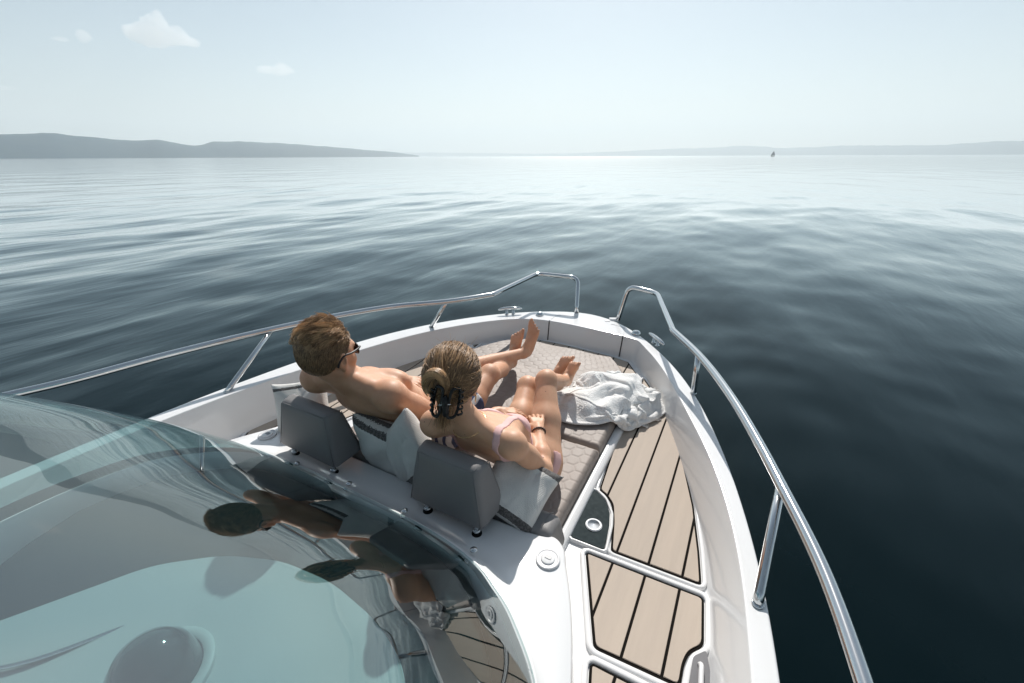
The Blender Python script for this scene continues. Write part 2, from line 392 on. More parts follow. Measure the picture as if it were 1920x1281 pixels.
# inner floor of the boat (white moulded liner)
nF = len(cF); h = nF//2
prt = with_z(cF[:h+1], zd); stb = with_z(cF[::-1][:h+1], zd)
rows = [prt*(1-t)+stb*t for t in np.linspace(0, 1, 7)]
V, F = loft(rows); liner = mobj('deck_liner', V, F, M['gel'], boat)

# ---- deck panels with planks
SEAM = [.142-.1265*k for k in range(-3, 22)]
def deck_panel(poly, label=None, raise_=.010, rad=.02, lo=-3, hi=1, seam=SEAM):
    poly = round_poly(poly, rad)
    zt = lambda x, y: zd(y)+raise_-.004
    base = plate('deck_panel', poly, zt, .02, M['caulk'], boat)
    inner = inset(poly, .009); xs = sorted(s for s in seam)
    x0, x1 = min(p[0] for p in inner), max(p[0] for p in inner)
    xs = [x0-1]+[s for s in xs if x0 < s < x1]+[x1+1]
    for a, b in zip(xs[:-1], xs[1:]):
        q = clip_poly(clip_poly(inner, 0, a+.0048, False), 0, b-.0048, True)
        if len(q) < 3: continue
        ar = abs(sum(q[i][0]*q[(i+1) % len(q)][1]-q[(i+1) % len(q)][0]*q[i][1] for i in range(len(q))))/2
        if ar < .0004: continue
        o = plate('plank', q, lambda x, y: zd(y)+raise_, .008, M['plank'], base, bev=.0012, seg=1)
    return base
def rim(poly, z0, z1, wd, parent, mtl=None, name='panel_rim'):
    """raised white lip round a panel"""
    a, b, c, d = inset(poly, -.004), inset(poly, -.004-wd*.25), inset(poly, -.004-wd*.7), inset(poly, -.004-wd)
    cs = [np.array([(x, y, zd(y)+z) for x, y in p]) for p, z in ((a, z0-.01), (a, z1-.003), (b, z1), (c, z1), (d, z1-.004), (d, z0-.01))]
    V, F = loft(cs, closed=True); return mobj(name, V, F, mtl or M['gel'], parent)
P1 = [(-.412, 1.605), (-.372, 1.588), (-.33, 1.545), (-.298, 1.45), (-.262, 1.303), (.086, 1.318), (.060, 1.46), (.005, 1.70), (-.072, 1.945), (-.16, 2.18), (-.255, 2.40), (-.375, 2.60), (-.47, 2.74), (-.475, 2.3)]
deck_panel(P1); rim(round_poly(P1, .02), .004, .012, .016, boat)
P2 = [(-.352, 1.252), (.100, 1.272), (.120, 1.09), (.082, 1.045), (.072, 1.0), (.072, .925), (-.199, .908)]
deck_panel(P2); rim(round_poly(P2, .02), .004, .012, .02, boat)
P3 = [(-.196, .862), (.075, .872), (.13, .70), (.14, .2), (.15, -.5), (-.02, -.5), (-.06, .2), (-.12, .6)]
deck_panel(P3); rim(round_poly(P3, .02), .004, .012, .02, boat)
mir = lambda P: [(2*XC-x, y) for x, y in P][::-1]
SEAMP = [2*XC-s for s in SEAM]
for P in (P1, P2, P3): deck_panel(mir(P), seam=SEAMP); rim(round_poly(mir(P), .02), .004, .012, .018, boat)
# strip of planks under the bow wall, in front of the sunbathing cushions
PB = [(-1.78, 2.66), (-1.60, 2.89), (-1.41, 2.985), (-1.2, 2.992), (-.78, 2.965), (-.63, 2.93), (-.50, 2.74), (-.50, 2.56), (-1.78, 2.56)]
deck_panel(PB, raise_=.008, rad=.01)
# recess under the hand grip beside the second panel
rc = plate('grip_recess', round_poly([(.093, 1.035), (.128, 1.075), (.150, 1.0), (.150, .86), (.092, .86)], .012), lambda x, y: zd(y)+.0135, .01, mat('grip_grey', (.12, .12, .13), .4), boat)
g_pth = fillet([(.115, 1.02, .012), (.118, 1.01, .03), (.125, .93, .034), (.125, .87, .012)], .02)
tube('grab_handle', g_pth, .008, M['gelgrey'], boat, 8)

# ---- cup holder tray
CT = [(-.452, 1.577), (-.420, 1.583), (-.365, 1.548), (-.322, 1.485), (-.304, 1.42), (-.288, 1.292), (-.428, 1.287)]
tray = plate('cup_tray', round_poly(CT, .008), lambda x, y: zd(y)+.016, .02, M['navy'], boat)
rim(round_poly(CT, .008), .004, .0185, .012, boat, name='tray_rim')
def ring(name, c, r0, r1, z0, z1, mtl, parent, n=32):
    cs = []
    for r_, z_ in ((r1, z0), (r1, z1-.002), (r1-.002, z1), (r0+.002, z1), (r0, z1-.002), (r0, z0)):
        cs.append(np.array([(c[0]+r_*math.cos(2*math.pi*k/n), c[1]+r_*math.sin(2*math.pi*k/n), z_) for k in range(n)]))
    V, F = loft(cs, closed=True); return mobj(name, V, F, mtl, parent)
def disc(name, c, prof, mtl, parent, n=28, tilt=None):
    """lathe: prof is (r, z) list; closed at both ends"""
    cs = [np.array([(r_*math.cos(2*math.pi*k/n), r_*math.sin(2*math.pi*k/n), z_) for k in range(n)]) for r_, z_ in prof]
    V, F = loft(cs, closed=True); F.append(tuple(range(n))[::-1]); F.append(tuple(range(len(V)-n, len(V))))
    V = np.array(V)
    if tilt is not None: V = V @ np.array(tilt.to_3x3()).T
    V = V+np.array(c); return mobj(name, V, F, mtl, parent)
cz = zd(1.39)+.0165
cupc = (-.364, 1.388)
cup = disc('cup_holder', (*cupc, cz), [(.033, .0015), (.0345, .0018), (.036, .001), (.0362, -.001)], M['cup'], tray)
disc('cup_well', (*cupc, cz), [(.001, .0024), (.020, .0026), (.030, .0032), (.0325, .0038), (.0335, .0030)], mat('cup_inside', (.55, .58, .62), .35), cup)

# ---- bow: hatch seams, cleats, pop-up lights, latch
for xs, top in ((-1.338, [(-1.335, 3.19), (-1.30, 3.22), (-1.18, 3.235)]), (-.712, [(-.735, 3.16), (-.76, 3.19), (-.86, 3.21)])):
    q = int(np.argmin(np.abs(cI[:, 0]-xs)+10*(cI[:, 1] < 2.6))); ci, cf = cI[q], cF[q]
    tube('hatch_seam', dense(fillet([(ci[0], ci[1]-.002, GZ+.0005)]+[(x, y, GZ+.0005) for x, y in top], .03), .03), .0030, M['gelgrey'], boat, 6)
    tube('hatch_seam', [(ci[0]*(1-t)+cf[0]*t, ci[1]*(1-t)+cf[1]*t-.002, (GZ-.004)*(1-t)+(zd(cf[1])+.01)*t) for t in np.linspace(0, 1, 8)], .0040, M['rubber'], boat, 6)
def cleat(c, ang, L=.21):
    u = np.array((math.cos(ang), math.sin(ang), 0)); c = np.array((*c, GZ))
    e = empty('mooring_cleat', tuple(c)); e.parent = boat; e.matrix_parent_inverse = Matrix.Translation(boat.location).inverted()
    pts = [c+u*L*.5*t+np.array((0, 0, .052-.010*abs(t)**3)) for t in np.linspace(-1, 1, 13)]
    tube('horn', pts, [.004+.009*math.sqrt(max(0, 1-abs(t)**3)) for t in np.linspace(-1, 1, 13)], M['steel'], e, 10)
    for s in (-1, 1):
        b = c+u*s*.028
        tube('post', [b+np.array((0, 0, z)) for z in (0, .006, .012, .05)], [.017, .016, .010, .009], M['steel'], e, 12)
    return e
def link_e(name, me, parent): pass
cleat((-1.70, 3.035), math.atan2(.145, .183)); cleat((-.46, 2.965), math.atan2(-.17, .148), .22)
for c in ((-1.462, 3.128), (-.632, 3.098)):
    disc('deck_fitting', (*c, GZ), [(.034, 0), (.034, .006), (.030, .016), (.022, .024), (.010, .028), (.001, .029)], M['steel'], boat)
plate('bow_latch', round_poly([(-.915, 3.318), (-.85, 3.352), (-.825, 3.325), (-.89, 3.292)], .008), GZ+.012, .02, M['gel'], boat, bev=.003)
plate('bow_roller', round_poly([(-.935, 3.27), (-.90, 3.29), (-.885, 3.262), (-.92, 3.245)], .006), GZ+.004, .02, M['gelgrey'], boat, bev=.001)

# ---- steel rails
def railing(main, posts, label):
    p = dense(fillet(main, .07, 6), .05)
    r = tube('bow_rail', p, .0185, M['steel'], boat, 16); r['label'] = label
    for a, b in posts:
        a, b = np.array(a), np.array(b); tube('stanchion', [a+(b-a)*t for t in (0, .1, .5, 1)], .0155, M['steel'], r, 14)
        d = (b-a)/np.linalg.norm(b-a)
        disc('base_flange', tuple(a), [(.0165, -.001), (.0175, .003), (.0172, .006), (.0150, .007)], M['steel'], r, n=20)
RZ = .50
stbm = [(-.842, 3.329, GZ), (-.790, 3.37, .535), (-.552, 3.29, .535), (-.318, 2.64, .503)]
stbs = crom([(-.318, 2.64, .503), (-.131, 2.344, RZ), (.06, 1.93, RZ), (.175, 1.61, RZ), (.242, 1.395, RZ), (.337, 1.059, RZ), (.378, .811, RZ), (.42, .3, RZ), (.44, -.4, RZ), (.44, -1.5, RZ)], 8)
prtm = [(-1.208, 3.341, GZ), (-1.262, 3.48, .52), (-1.642, 3.44, .52), (-1.705, 2.77, .497)]
prts = crom([(-1.705, 2.77, .497), (-1.895, 2.46, RZ), (-2.20, 2.14, RZ), (-2.40, 1.80, RZ), (-2.554, 1.43, RZ), (-2.70, .95, RZ), (-2.80, .50, RZ), (-2.858, .342, RZ), (-2.93, -.4, RZ), (-2.93, -1.5, RZ)], 8)
railing(list(map(np.array, stbm[:-1]))+[np.array(q) for q in stbs], [((-.121, 2.358, GZ), (-.131, 2.344, RZ-.01)), ((.228, 1.12, GZ), (.242, 1.395, RZ-.01)), ((.33, .1, GZ), (.43, .28, RZ-.01))], 'starboard bow rail with raised end at the bow')
railing(list(map(np.array, prtm[:-1]))+[np.array(q) for q in prts], [((-2.105, 2.466, GZ), (-1.915, 2.43, RZ-.01)), ((-2.496, 1.084, GZ), (-2.545, 1.45, RZ-.01)), ((-2.62, .1, GZ), (-2.89, .1, RZ-.01))], 'port bow rail with raised end at the bow')

# ---- console ledge around the windscreen
ZL, ZB = .25, .335
OUT = [(XC, 1.03), (-.95, 1.03), (-.62, 1.03), (-.46, 1.045), (-.405, 1.062), (-.372, 1.04), (-.335, .975), (-.293, .90), (-.187, .65), (-.11, .35), (-.085, 0), (-.075, -1.3)]
INN = [(XC, .815), (-.98, .815), (-.78, .810), (-.60, .785), (-.53, .765), (-.47, .735), (-.41, .703), (-.355, .662), (-.249, .562), (-.17, .35), (-.15, 0), (-.14, -1.3)]
def mirror_full(P): return [(2*XC-x, y) for x, y in P][::-1]+P[1:]
cOut, cInn = crom(mirror_full(OUT), 8), crom(mirror_full(INN), 8)
def off2(c, d):                             # push a plan curve outwards
    t = np.gradient(c, axis=0); t /= np.linalg.norm(t, axis=1)[:, None]; return c+np.c_[-t[:, 1], t[:, 0]]*d
o2 = cOut; z3 = lambda c, z: with_z(c, z)
V, F = loft([z3(off2(o2, .018), -.03), z3(off2(o2, .016), .02), z3(off2(o2, .004), .19), z3(o2, ZL-.018), z3(mixc(o2, cInn, .03), ZL-.004), z3(mixc(o2, cInn, .07), ZL), z3(mixc(o2, cInn, .55), ZL+.004), z3(mixc(o2, cInn, .80), ZL+.022),
             z3(mixc(o2, cInn, .93), ZB-.022), z3(mixc(o2, cInn, .985), ZB-.012), z3(mixc(o2, cInn, 1.02), ZB-.014), z3(mixc(o2, cInn, 1.05), ZB-.05), z3(mixc(o2, cInn, 1.06), .10)])
console = mobj('console_coaming', V, F, M['gel'], boat)
# fittings let into the ledge
for c in ((-1.886, .935), (-.394, .955)):
    f = disc('deck_socket', (*c, ZL+.004), [(.042, 0), (.041, .004), (.036, .005), (.033, .003), (.030, .003), (.001, .003)], M['gelgrey'], boat)
    disc('socket_cap', (*c, ZL+.007), [(.025, 0), (.024, .003), (.020, .004), (.001, .0035)], M['gel'], f)
    plate('key_slot', round_poly([(c[0]-.012, c[1]-.004), (c[0]+.012, c[1]-.004), (c[0]+.010, c[1]+.012), (c[0]-.010, c[1]+.012)], .004), ZL+.0125, .004, mat('slot_grey', (.25, .26, .28), .4), f)
for x, y in ((-1.482, .80), (-1.198, .822), (-.91, .820), (-.598, .80)):
    e = disc('glass_clip', (x, y+.016, ZB-.012), [(.012, 0), (.012, .004), (.009, .006), (.001, .0065)], M['steel'], boat, n=18)
    disc('screw_cap', (x, y+.016, ZB-.006), [(.008, 0), (.0075, .002), (.001, .003)], M['steel'], e, n=14)

# ---- windscreen
def glass_curve(s):
    """point set of the base curve pushed up and aft by arc length s"""
    a0, y, z, n = R(53), 0.0, 0.0, 24
    for k in range(n):
        a = a0-R(16)*min(1, (k/n)*s/.9); y -= math.cos(a)*s/n; z += math.sin(a)*s/n
    c = cInn.copy(); c = c[(c[:, 1] > -.02)]
    c[:, 0] = XC+(c[:, 0]-XC)*(1-.035*s)
    return np.c_[c[:, 0], c[:, 1]+y, np.full(len(c), ZB+z-.006)]
gm = bpy.data.materials.new('tinted_glass'); gm.use_nodes = True; t = gm.node_tree
for n in list(t.nodes): t.nodes.remove(n)
o_ = t.nodes.new('ShaderNodeOutputMaterial'); mx = t.nodes.new('ShaderNodeMixShader'); tr = t.nodes.new('ShaderNodeBsdfTransparent'); gl = t.nodes.new('ShaderNodeBsdfGlossy')
fr = t.nodes.new('ShaderNodeFresnel'); ge = t.nodes.new('ShaderNodeNewGeometry'); sb = t.nodes.new('ShaderNodeMath'); sb.operation = 'SUBTRACT'; sb.inputs[0].default_value = 1.0
ml = t.nodes.new('ShaderNodeMath'); ml.operation = 'MULTIPLY'
fr.inputs['IOR'].default_value = 2.5; tr.inputs[0].default_value = (.72, .835, .835, 1); gl.inputs['Roughness'].default_value = 0.0; gl.inputs['Color'].default_value = (.93, .98, .98, 1)
t.links.new(ge.outputs['Backfacing'], sb.inputs[1]); t.links.new(fr.outputs[0], ml.inputs[0]); t.links.new(sb.outputs[0], ml.inputs[1])
t.links.new(ml.outputs[0], mx.inputs[0]); t.links.new(tr.outputs[0], mx.inputs[1]); t.links.new(gl.outputs[0], mx.inputs[2]); t.links.new(mx.outputs[0], o_.inputs['Surface'])
GS = np.linspace(0, 1.28, 34)
outer = [glass_curve(s) for s in GS]
def shell(rows):
    nv = len(rows[0]); A = np.array(rows); du = np.gradient(A, axis=1); dv = np.gradient(A, axis=0); N = np.cross(du, dv); N /= np.linalg.norm(N, axis=2)[:, :, None]
    if N[0, nv//2, 1] < 0: N = -N
    return A, N
GA, GN = shell(outer)
inner_ = [r for r in GA-GN*.007]
loop = [*GA, *inner_[::-1], GA[0]]
V, F = loft(loop)
glass = mobj('windscreen', V, F, gm, boat)
bm = bmesh.new(); bm.from_mesh(glass.data); bmesh.ops.remove_doubles(bm, verts=bm.verts, dist=1e-5); bmesh.ops.holes_fill(bm, edges=[e for e in bm.edges if e.is_boundary], sides=0); bmesh.ops.recalc_face_normals(bm, faces=bm.faces); bm.to_mesh(glass.data); bm.free(); glass.data.shade_smooth()
# black ceramic band printed under the lower edge of the glass
FA = GA-GN*.0085
V, F = loft([FA[0], FA[1], FA[2]*.6+FA[1]*.4]); mobj('black_edge_band', V, F, M['black'], boat)
# dashboard under the glass, coloured near black for the shade of the open cabin
def dash_row(t, z):
    k = 5; c = np.array([p for p in cInn if p[1] > .28]); c = off2(c, -.035)
    cen = np.array((XC, .25)); q = c.copy(); q[:, 1] = c[:, 1]*(1-t)+(-.05)*t; q[:, 0] = XC+(c[:, 0]-XC)*(1-.10-.02*t)
    return np.c_[q, np.full(len(q), z)]
V, F = loft([dash_row(0, .20), dash_row(.0, .285), dash_row(.03, .298), dash_row(.10, .30), dash_row(.5, .28), dash_row(.8, .25), dash_row(1.0, .24), dash_row(1.25, .22), dash_row(1.3, -.3)])
dash = mobj('dashboard', V, F, M['dashshade'], boat)
hc = [(-1.66, -.10), (-1.60, .0), (-1.44, .28), (-1.28, .41), (-1.10, .485), (-.90, .51), (-.70, .49), (-.55, .44), (-.46, .34), (-.42, .20), (-.42, -.30), (-1.60, -.30)]
plate('helm_console', round_poly(hc, .06, 6), .335, .08, M['dash'], boat, bev=.018, seg=4)
tube('rail_reflection', crom([(-1.52, -.12, .345), (-1.40, -.03, .345), (-1.255, .205, .325), (-1.10, .37, .32), (-.95, .49, .318)], 8), .006, M['steel'], boat, 8)  # steel strip added on the dash, standing for a rail reflected in the glass
cp = disc('compass', (-1.06, .13, .325), [(.112, 0), (.108, .012), (.092, .02), (.090, .045), (.082, .08), (.062, .11), (.034, .128), (.001, .134)], mat('compass_dark', (.03, .045, .05), .08, coat=.5), boat, n=40)
ring('compass_ring', (-1.06, .13), .094, .120, .33, .348, M['dash'], cp)
# cockpit sole seen low down beside the dashboard
ck = plate('cockpit_sole', [(-2.06, .55), (-1.8, .70), (-1.4, .76), (-.9, .76), (-.55, .70), (-.40, .62), (-.22, .45), (-.18, -1.2), (-2.12, -1.2)], -.02, .02, M['caulk'], boat)
for k in range(16):
    q = clip_poly(clip_poly([(-2.05, .54), (-1.8, .69), (-1.4, .75), (-.9, .75), (-.55, .69), (-.40, .61), (-.22, .44), (-.185, -1.2), (-2.11, -1.2)], 0, -2.11+k*.1265+.003, False), 0, -2.11+(k+1)*.1265-.003, True)
    if len(q) > 2: plate('plank', q, -.012, .006, M['plank'], ck)
# ------------------------------------------------------------------ cushions
def hex_relief(X, Y, w=.066, asp=1.0):
    """0 on the stitched lines, 1 in the middle of each hexagon"""
    r = w/2.0; a = Y/asp; b = X
    def cell(u, v):
        hx, hy = w, w*math.sqrt(3)
        u = (u+hx/2) % hx-hx/2; v = (v+hy/2) % hy-hy/2; return u, v
    u1, v1 = cell(a, b); u2, v2 = cell(a-w/2, b-w*math.sqrt(3)/2)
    d1 = np.maximum(np.abs(u1), np.abs(u1)*.5+np.abs(v1)*math.sqrt(3)/2); d2 = np.maximum(np.abs(u2), np.abs(u2)*.5+np.abs(v2)*math.sqrt(3)/2)
    return r-np.minimum(d1, d2)
def cushion(name, x0, x1, y0, y1, zbase, thick, label, front=None, cat='cushion', hexes=True, crown=.006):
    st = .0055; nx, ny = int((x1-x0)/st)+1, int((y1-y0)/st)+1
    gx, gy = np.linspace(x0, x1, nx), np.linspace(y0, y1, ny); X, Y = np.meshgrid(gx, gy, indexing='ij')
    ed = np.minimum(np.minimum(X-x0, x1-X), np.minimum(Y-y0, y1-Y)); rr = .028
    k = np.clip(ed/rr, 0, 1); round_ = np.sqrt(np.clip(1-(1-k)**2, 0, 1))
    d = hex_relief(X, Y)
    rel = np.clip(d/.0062, 0, 1); rel = rel*rel*(3-2*rel)*.0027 if hexes else 0
    soft = np.array([[0.0]]) ; g = np.random.default_rng(int(abs(x0*100)+y0*1000))
    und = sum(.0016*np.sin(X*a+Y*b+c) for a, b, c in g.uniform(-14, 14, (6, 3)))
    zb = np.vectorize(zd)(Y)+zbase
    Z = zb+thick*(.35+.65*round_)+crown*np.sin(math.pi*(X-x0)/(x1-x0))*np.sin(math.pi*(Y-y0)/(y1-y0))+rel*round_+und*round_
    cx, cyy = (x0+x1)/2, (y0+y1)/2
    V = np.stack([X, Y, Z], -1).reshape(-1, 3)
    if front is not None:      # taper towards the bow
        kx = 1-front*np.clip((V[:, 1]-y0)/(y1-y0), 0, 1)**1.5; V[:, 0] = cx+(V[:, 0]-cx)*kx
    i = np.arange(nx-1)[:, None]*ny; j = np.arange(ny-1)[None]; Q = np.stack([i+j, i+ny+j, i+ny+j+1, i+j+1], -1).reshape(-1, 4)
    # side skirt
    loopi = [a*ny for a in range(nx)]+[(nx-1)*ny+b for b in range(1, ny)]+[a*ny+ny-1 for a in range(nx-2, -1, -1)]+[b for b in range(ny-2, 0, -1)]
    e = empty(name, (cx, cyy, float(zb.min()))); tag(e, label, cat, 'sunbathing cushions on the bow')
    npobj('quilted_top', V, Q, M['pad'], e)
    top = V[loopi]; c0 = top.copy(); c0[:, 2] += .0; mid = top.copy(); outw = (top[:, :2]-np.array((cx, cyy))); 
    low = top.copy(); low[:, 2] = np.vectorize(zd)(low[:, 1])+zbase+.002
    Vs, Fs = loft([top, mid*.5+low*.5, low], closed=True); mobj('side_band', Vs, Fs, M['padside'], e, smooth=True)
    pip = top.copy(); pip[:, 2] += .001
    tube('piping', np.vstack([pip[::3], pip[:1]]), .0035, M['padside'], e, 6)
    return e
px0, px1 = -1.80, -.478
cushion('sun_cushion', px0, px1, 1.16, 1.80, .004, .085, 'taupe quilted sunbathing cushion nearest the headrests, under the two people')
cushion('sun_cushion', px0, px1, 1.808, 2.43, .004, .078, 'taupe quilted sunbathing cushion in the middle, under the bent legs')
cushion('sun_cushion', px0, px1, 2.438, 2.89, .004, .038, 'taupe quilted sunbathing cushion at the bow, beyond the feet', front=.42)
# white moulded lip along both sides of the cushions
for x in (-.452, 2*XC+.452):
    V, F = loft([np.array([(x+dx, y, zd(y)+z) for y in np.linspace(1.08, 2.62, 30)]) for dx, z in ((-.024, -.01), (-.024, .032), (-.018, .036), (.012, .030), (.020, .018), (.024, -.01))])
    mobj('cushion_lip', V, F, M['gel'], boat)

def soft_box(name, pts8, mat_, parent, bev=.022, seg=4, puff=.0):
    """eight corners (bottom 4 ccw, top 4 ccw) -> rounded upholstered block"""
    bm = bmesh.new(); v = [bm.verts.new(p) for p in pts8]
    for f in ((3, 2, 1, 0), (4, 5, 6, 7), (0, 1, 5, 4), (1, 2, 6, 5), (2, 3, 7, 6), (3, 0, 4, 7)): bm.faces.new([v[i] for i in f])
    bmesh.ops.bevel(bm, geom=list(bm.edges), offset=bev, segments=seg, affect='EDGES', profile=.5)
    bmesh.ops.subdivide_edges(bm, edges=[e for e in bm.edges if e.calc_length() > .06], cuts=5, use_grid_fill=True)
    if puff:
        c = sum((vv.co for vv in bm.verts), Vector())/len(bm.verts)
        for vv in bm.verts:
            d = vv.co-c; k = mnoise.noise(vv.co*9.0)*.004; vv.co += d.normalized()*(k)
    return bmobj(name, bm, mat_, parent, smooth=True)
def headrest(xa, xb, label, yb=.915):
    e = empty('headrest', ((xa+xb)/2, .95, ZL)); tag(e, label, 'headrest', 'headrests on the console ledge')
    z0, z1 = .292, .525; n = .028
    P = [(xa, yb-.012, z0), (xb, yb-.012, z0), (xb+.004, yb+.150, z0+.005), (xa-.004, yb+.150, z0+.005),
         (xa+.040, yb+.020, z1), (xb-.050, yb+.020, z1), (xb-.030, yb+.098, z1+.004), (xa+.020, yb+.098, z1+.004)]
    c = soft_box('cushion', P, M['rest'], e, bev=.026, seg=6, puff=1)
    # stitched piping along the visible edges
    off = .0015; Pv = [np.array(p) for p in P]
    for a, b in ((4, 5), (5, 1), (5, 6), (6, 2), (4, 0)):
        cen = sum(Pv)/8; d = Pv[b]-Pv[a]; A = Pv[a]+d*.06; B = Pv[b]-d*.06
        oo = ((A+B)/2-cen); oo /= np.linalg.norm(oo)
        tube('seam', [A-oo*.0115, (A+B)/2-oo*.0115, B-oo*.0115], .0022, M['rest'], c, 6)
    for x in (xa+.075, xb-.045):
        p = tube('post', [(x, yb+.012, ZL+.002), (x, yb+.012, z0+.03)], .009, M['steel'], e, 12)
        disc('socket_ring', (x, yb+.012, ZL+.001), [(.019, 0), (.019, .004), (.016, .006), (.011, .007), (.0105, .004)], M['rubber'], p, n=22)
        disc('collar', (x, yb+.012, ZL+.012), [(.014, 0), (.014, .012), (.010, .014)], M['steel'], p, n=16)
    return e
headrest(-1.712, -1.335, 'grey vinyl headrest behind the man, farther from the camera', .895)
headrest(-.962, -.618, 'grey vinyl headrest behind the woman, nearer to the camera', .918)
# bolster below the headrests
def bolster(xa, xb, label):
    e = empty('bolster', ((xa+xb)/2, 1.1, .1)); tag(e, label, 'cushion')
    P = [(xa, 1.032, .09), (xb, 1.032, .09), (xb, 1.20, .09), (xa, 1.20, .09), (xa, 1.036, .268), (xb-.01, 1.036, .268), (xb-.012, 1.15, .262), (xa, 1.15, .262)]
    soft_box('cover', P, M['rest'], e, bev=.03, seg=5, puff=1)
    for x in (xb-.055,):
        tube('seam', [(x, 1.036, .24), (x, 1.06, .2695), (x, 1.13, .266), (x, 1.165, .24)], .002, M['rest'], e, 6)
bolster(-1.86, -.412, 'long grey vinyl bolster lying along the console below both headrests')

# ---- pillows
def pillow_mat(name, base, dark, bands):
    """linen with dark woven bands; bands = list of (axis u 0..1 lo, hi) on the attribute tone"""
    m = weave_mat(name, base, dark); t = m.node_tree; b = t.nodes['Principled BSDF']
    at = t.nodes.new('ShaderNodeAttribute'); at.attribute_name = 'tone'
    src = b.inputs['Base Color'].links[0].from_socket
    prev = src
    for lo, hi in bands:
        nz = t.nodes.new('ShaderNodeTexNoise'); nz.inputs['Scale'].default_value = 160; tc = t.nodes.new('ShaderNodeTexCoord'); t.links.new(tc.outputs['Object'], nz.inputs['Vector'])
        ad = t.nodes.new('ShaderNodeMath'); ad.operation = 'MULTIPLY_ADD'; ad.inputs[1].default_value = .03; t.links.new(nz.outputs['Fac'], ad.inputs[0]); t.links.new(at.outputs['Fac'], ad.inputs[2])
        g1 = t.nodes.new('ShaderNodeMath'); g1.operation = 'GREATER_THAN'; g1.inputs[1].default_value = lo+.015
        l1 = t.nodes.new('ShaderNodeMath'); l1.operation = 'LESS_THAN'; l1.inputs[1].default_value = hi+.015
        mu = t.nodes.new('ShaderNodeMath'); mu.operation = 'MULTIPLY'
        t.links.new(ad.outputs[0], g1.inputs[0]); t.links.new(ad.outputs[0], l1.inputs[0]); t.links.new(g1.outputs[0], mu.inputs[0]); t.links.new(l1.outputs[0], mu.inputs[1])
        n2 = t.nodes.new('ShaderNodeMath'); n2.operation = 'MULTIPLY'; mr = t.nodes.new('ShaderNodeMapRange'); mr.inputs['From Min'].default_value = .35; mr.inputs['From Max'].default_value = .6; mr.inputs['To Min'].default_value = .85
        t.links.new(nz.outputs['Fac'], mr.inputs['Value']); t.links.new(mr.outputs[0], n2.inputs[0]); t.links.new(mu.outputs[0], n2.inputs[1])
        x = t.nodes.new('ShaderNodeMix'); x.data_type = 'RGBA'; x.inputs['B'].default_value = (*dark, 1)
        t.links.new(n2.outputs[0], x.inputs['Factor']); t.links.new(prev, x.inputs['A']); prev = x.outputs['Result']
    t.links.new(prev, b.inputs['Base Color']); return m
def pillow(label, loc, U, Vv, size=.42, thick=.13, seed=1, bands=((.10, .17), (.80, .90)), sag=0.0):
    U = np.array(U, float); U /= np.linalg.norm(U); Vv = np.array(Vv, float); Vv -= U*(U@Vv); Vv /= np.linalg.norm(Vv); N = np.cross(U, Vv)
    n = 44; g = np.linspace(-1, 1, n); A, B = np.meshgrid(g, g, indexing='ij'); rs = np.random.default_rng(seed)
    prof = np.clip((1-A**2)*(1-B**2), 0, 1)**.38
    # pulled-in sides and eared corners
    pin = 1-.11*(1-np.abs(B)**2.2)*np.abs(A)**3; pin2 = 1-.11*(1-np.abs(A)**2.2)*np.abs(B)**3
    a, b = A*pin*size/2, B*pin2*size/2
    wr = sum(q[0]*np.sin(A*q[1]*7+B*q[2]*7+q[3]*6) for q in np.c_[rs.uniform(.002, .005, 7), rs.uniform(-1, 1, (7, 2)), rs.random(7)])
    crease = sum(.005*np.exp(-((A*math.cos(t_)+B*math.sin(t_)-o_)/.06)**2)*np.abs(A*math.sin(t_)-B*math.cos(t_)) for t_, o_ in zip(rs.uniform(0, 3.1, 5), rs.uniform(-.4, .4, 5)))
    bend = sag*(A**2*.5+B**2*.5-.4)
    Vs, tn = [], []
    for s in (1, -1):
        hgt = s*thick/2*prof+(wr-crease*1.0)*prof*s+bend
        Vs.append((np.array(loc)+a[..., None]*U+b[..., None]*Vv+hgt[..., None]*N).reshape(-1, 3)); tn.append(((B+1)/2).ravel())
    i = np.arange(n-1)[:, None]*n; j = np.arange(n-1)[None]; q = np.stack([i+j, i+n+j, i+n+j+1, i+j+1], -1).reshape(-1, 4)
    Q = np.concatenate([q, q[:, ::-1]+n*n])
    me = npobj('throw_pillow', np.concatenate(Vs), Q, pillow_mat('linen_%d' % seed, (.66, .65, .62), (.075, .07, .068), bands), None, attr=np.concatenate(tn))
    bm = bmesh.new(); bm.from_mesh(me.data); bmesh.ops.remove_doubles(bm, verts=bm.verts, dist=1e-4); bm.to_mesh(me.data); bm.free(); me.data.shade_smooth()
    return tag(me, label, 'pillow', 'linen pillows behind the two people')
_d = np.array((-.80, -.24, .56)); _n = np.array((.45, -.70, .55)); _n = _n-_d*(_n@_d)/(_d@_d); _d /= np.linalg.norm(_d); _n /= np.linalg.norm(_n); _e = np.cross(_n, _d)
pillow('linen pillow at the man\'s far shoulder, corner sticking up against the white side wall', (-1.825, 1.105, .345), _d+_e, _d-_e, .27, .13, 11, bands=((.84, .90),))
pillow('pale linen pillow wedged between the two headrests under the man\'s arm', (-1.215, 1.085, .315), (1, .05, -.12), (.1, -.30, 1), .33, .16, 12, bands=((.95, .99),))
pillow('linen pillow with a dark band standing on its corner beside the woman\'s back', (-1.070, 1.06, .375), (.72, -.1, .78), (-.72, .12, .70), .30, .14, 13, bands=((.10, .20),))
pillow('off white linen pillow with charcoal bands under the woman\'s near elbow', (-.612, 1.135, .318), (.93, .08, -.36), (0, .85, .53), .275, .17, 14, bands=((.03, .15), (.86, .98)))
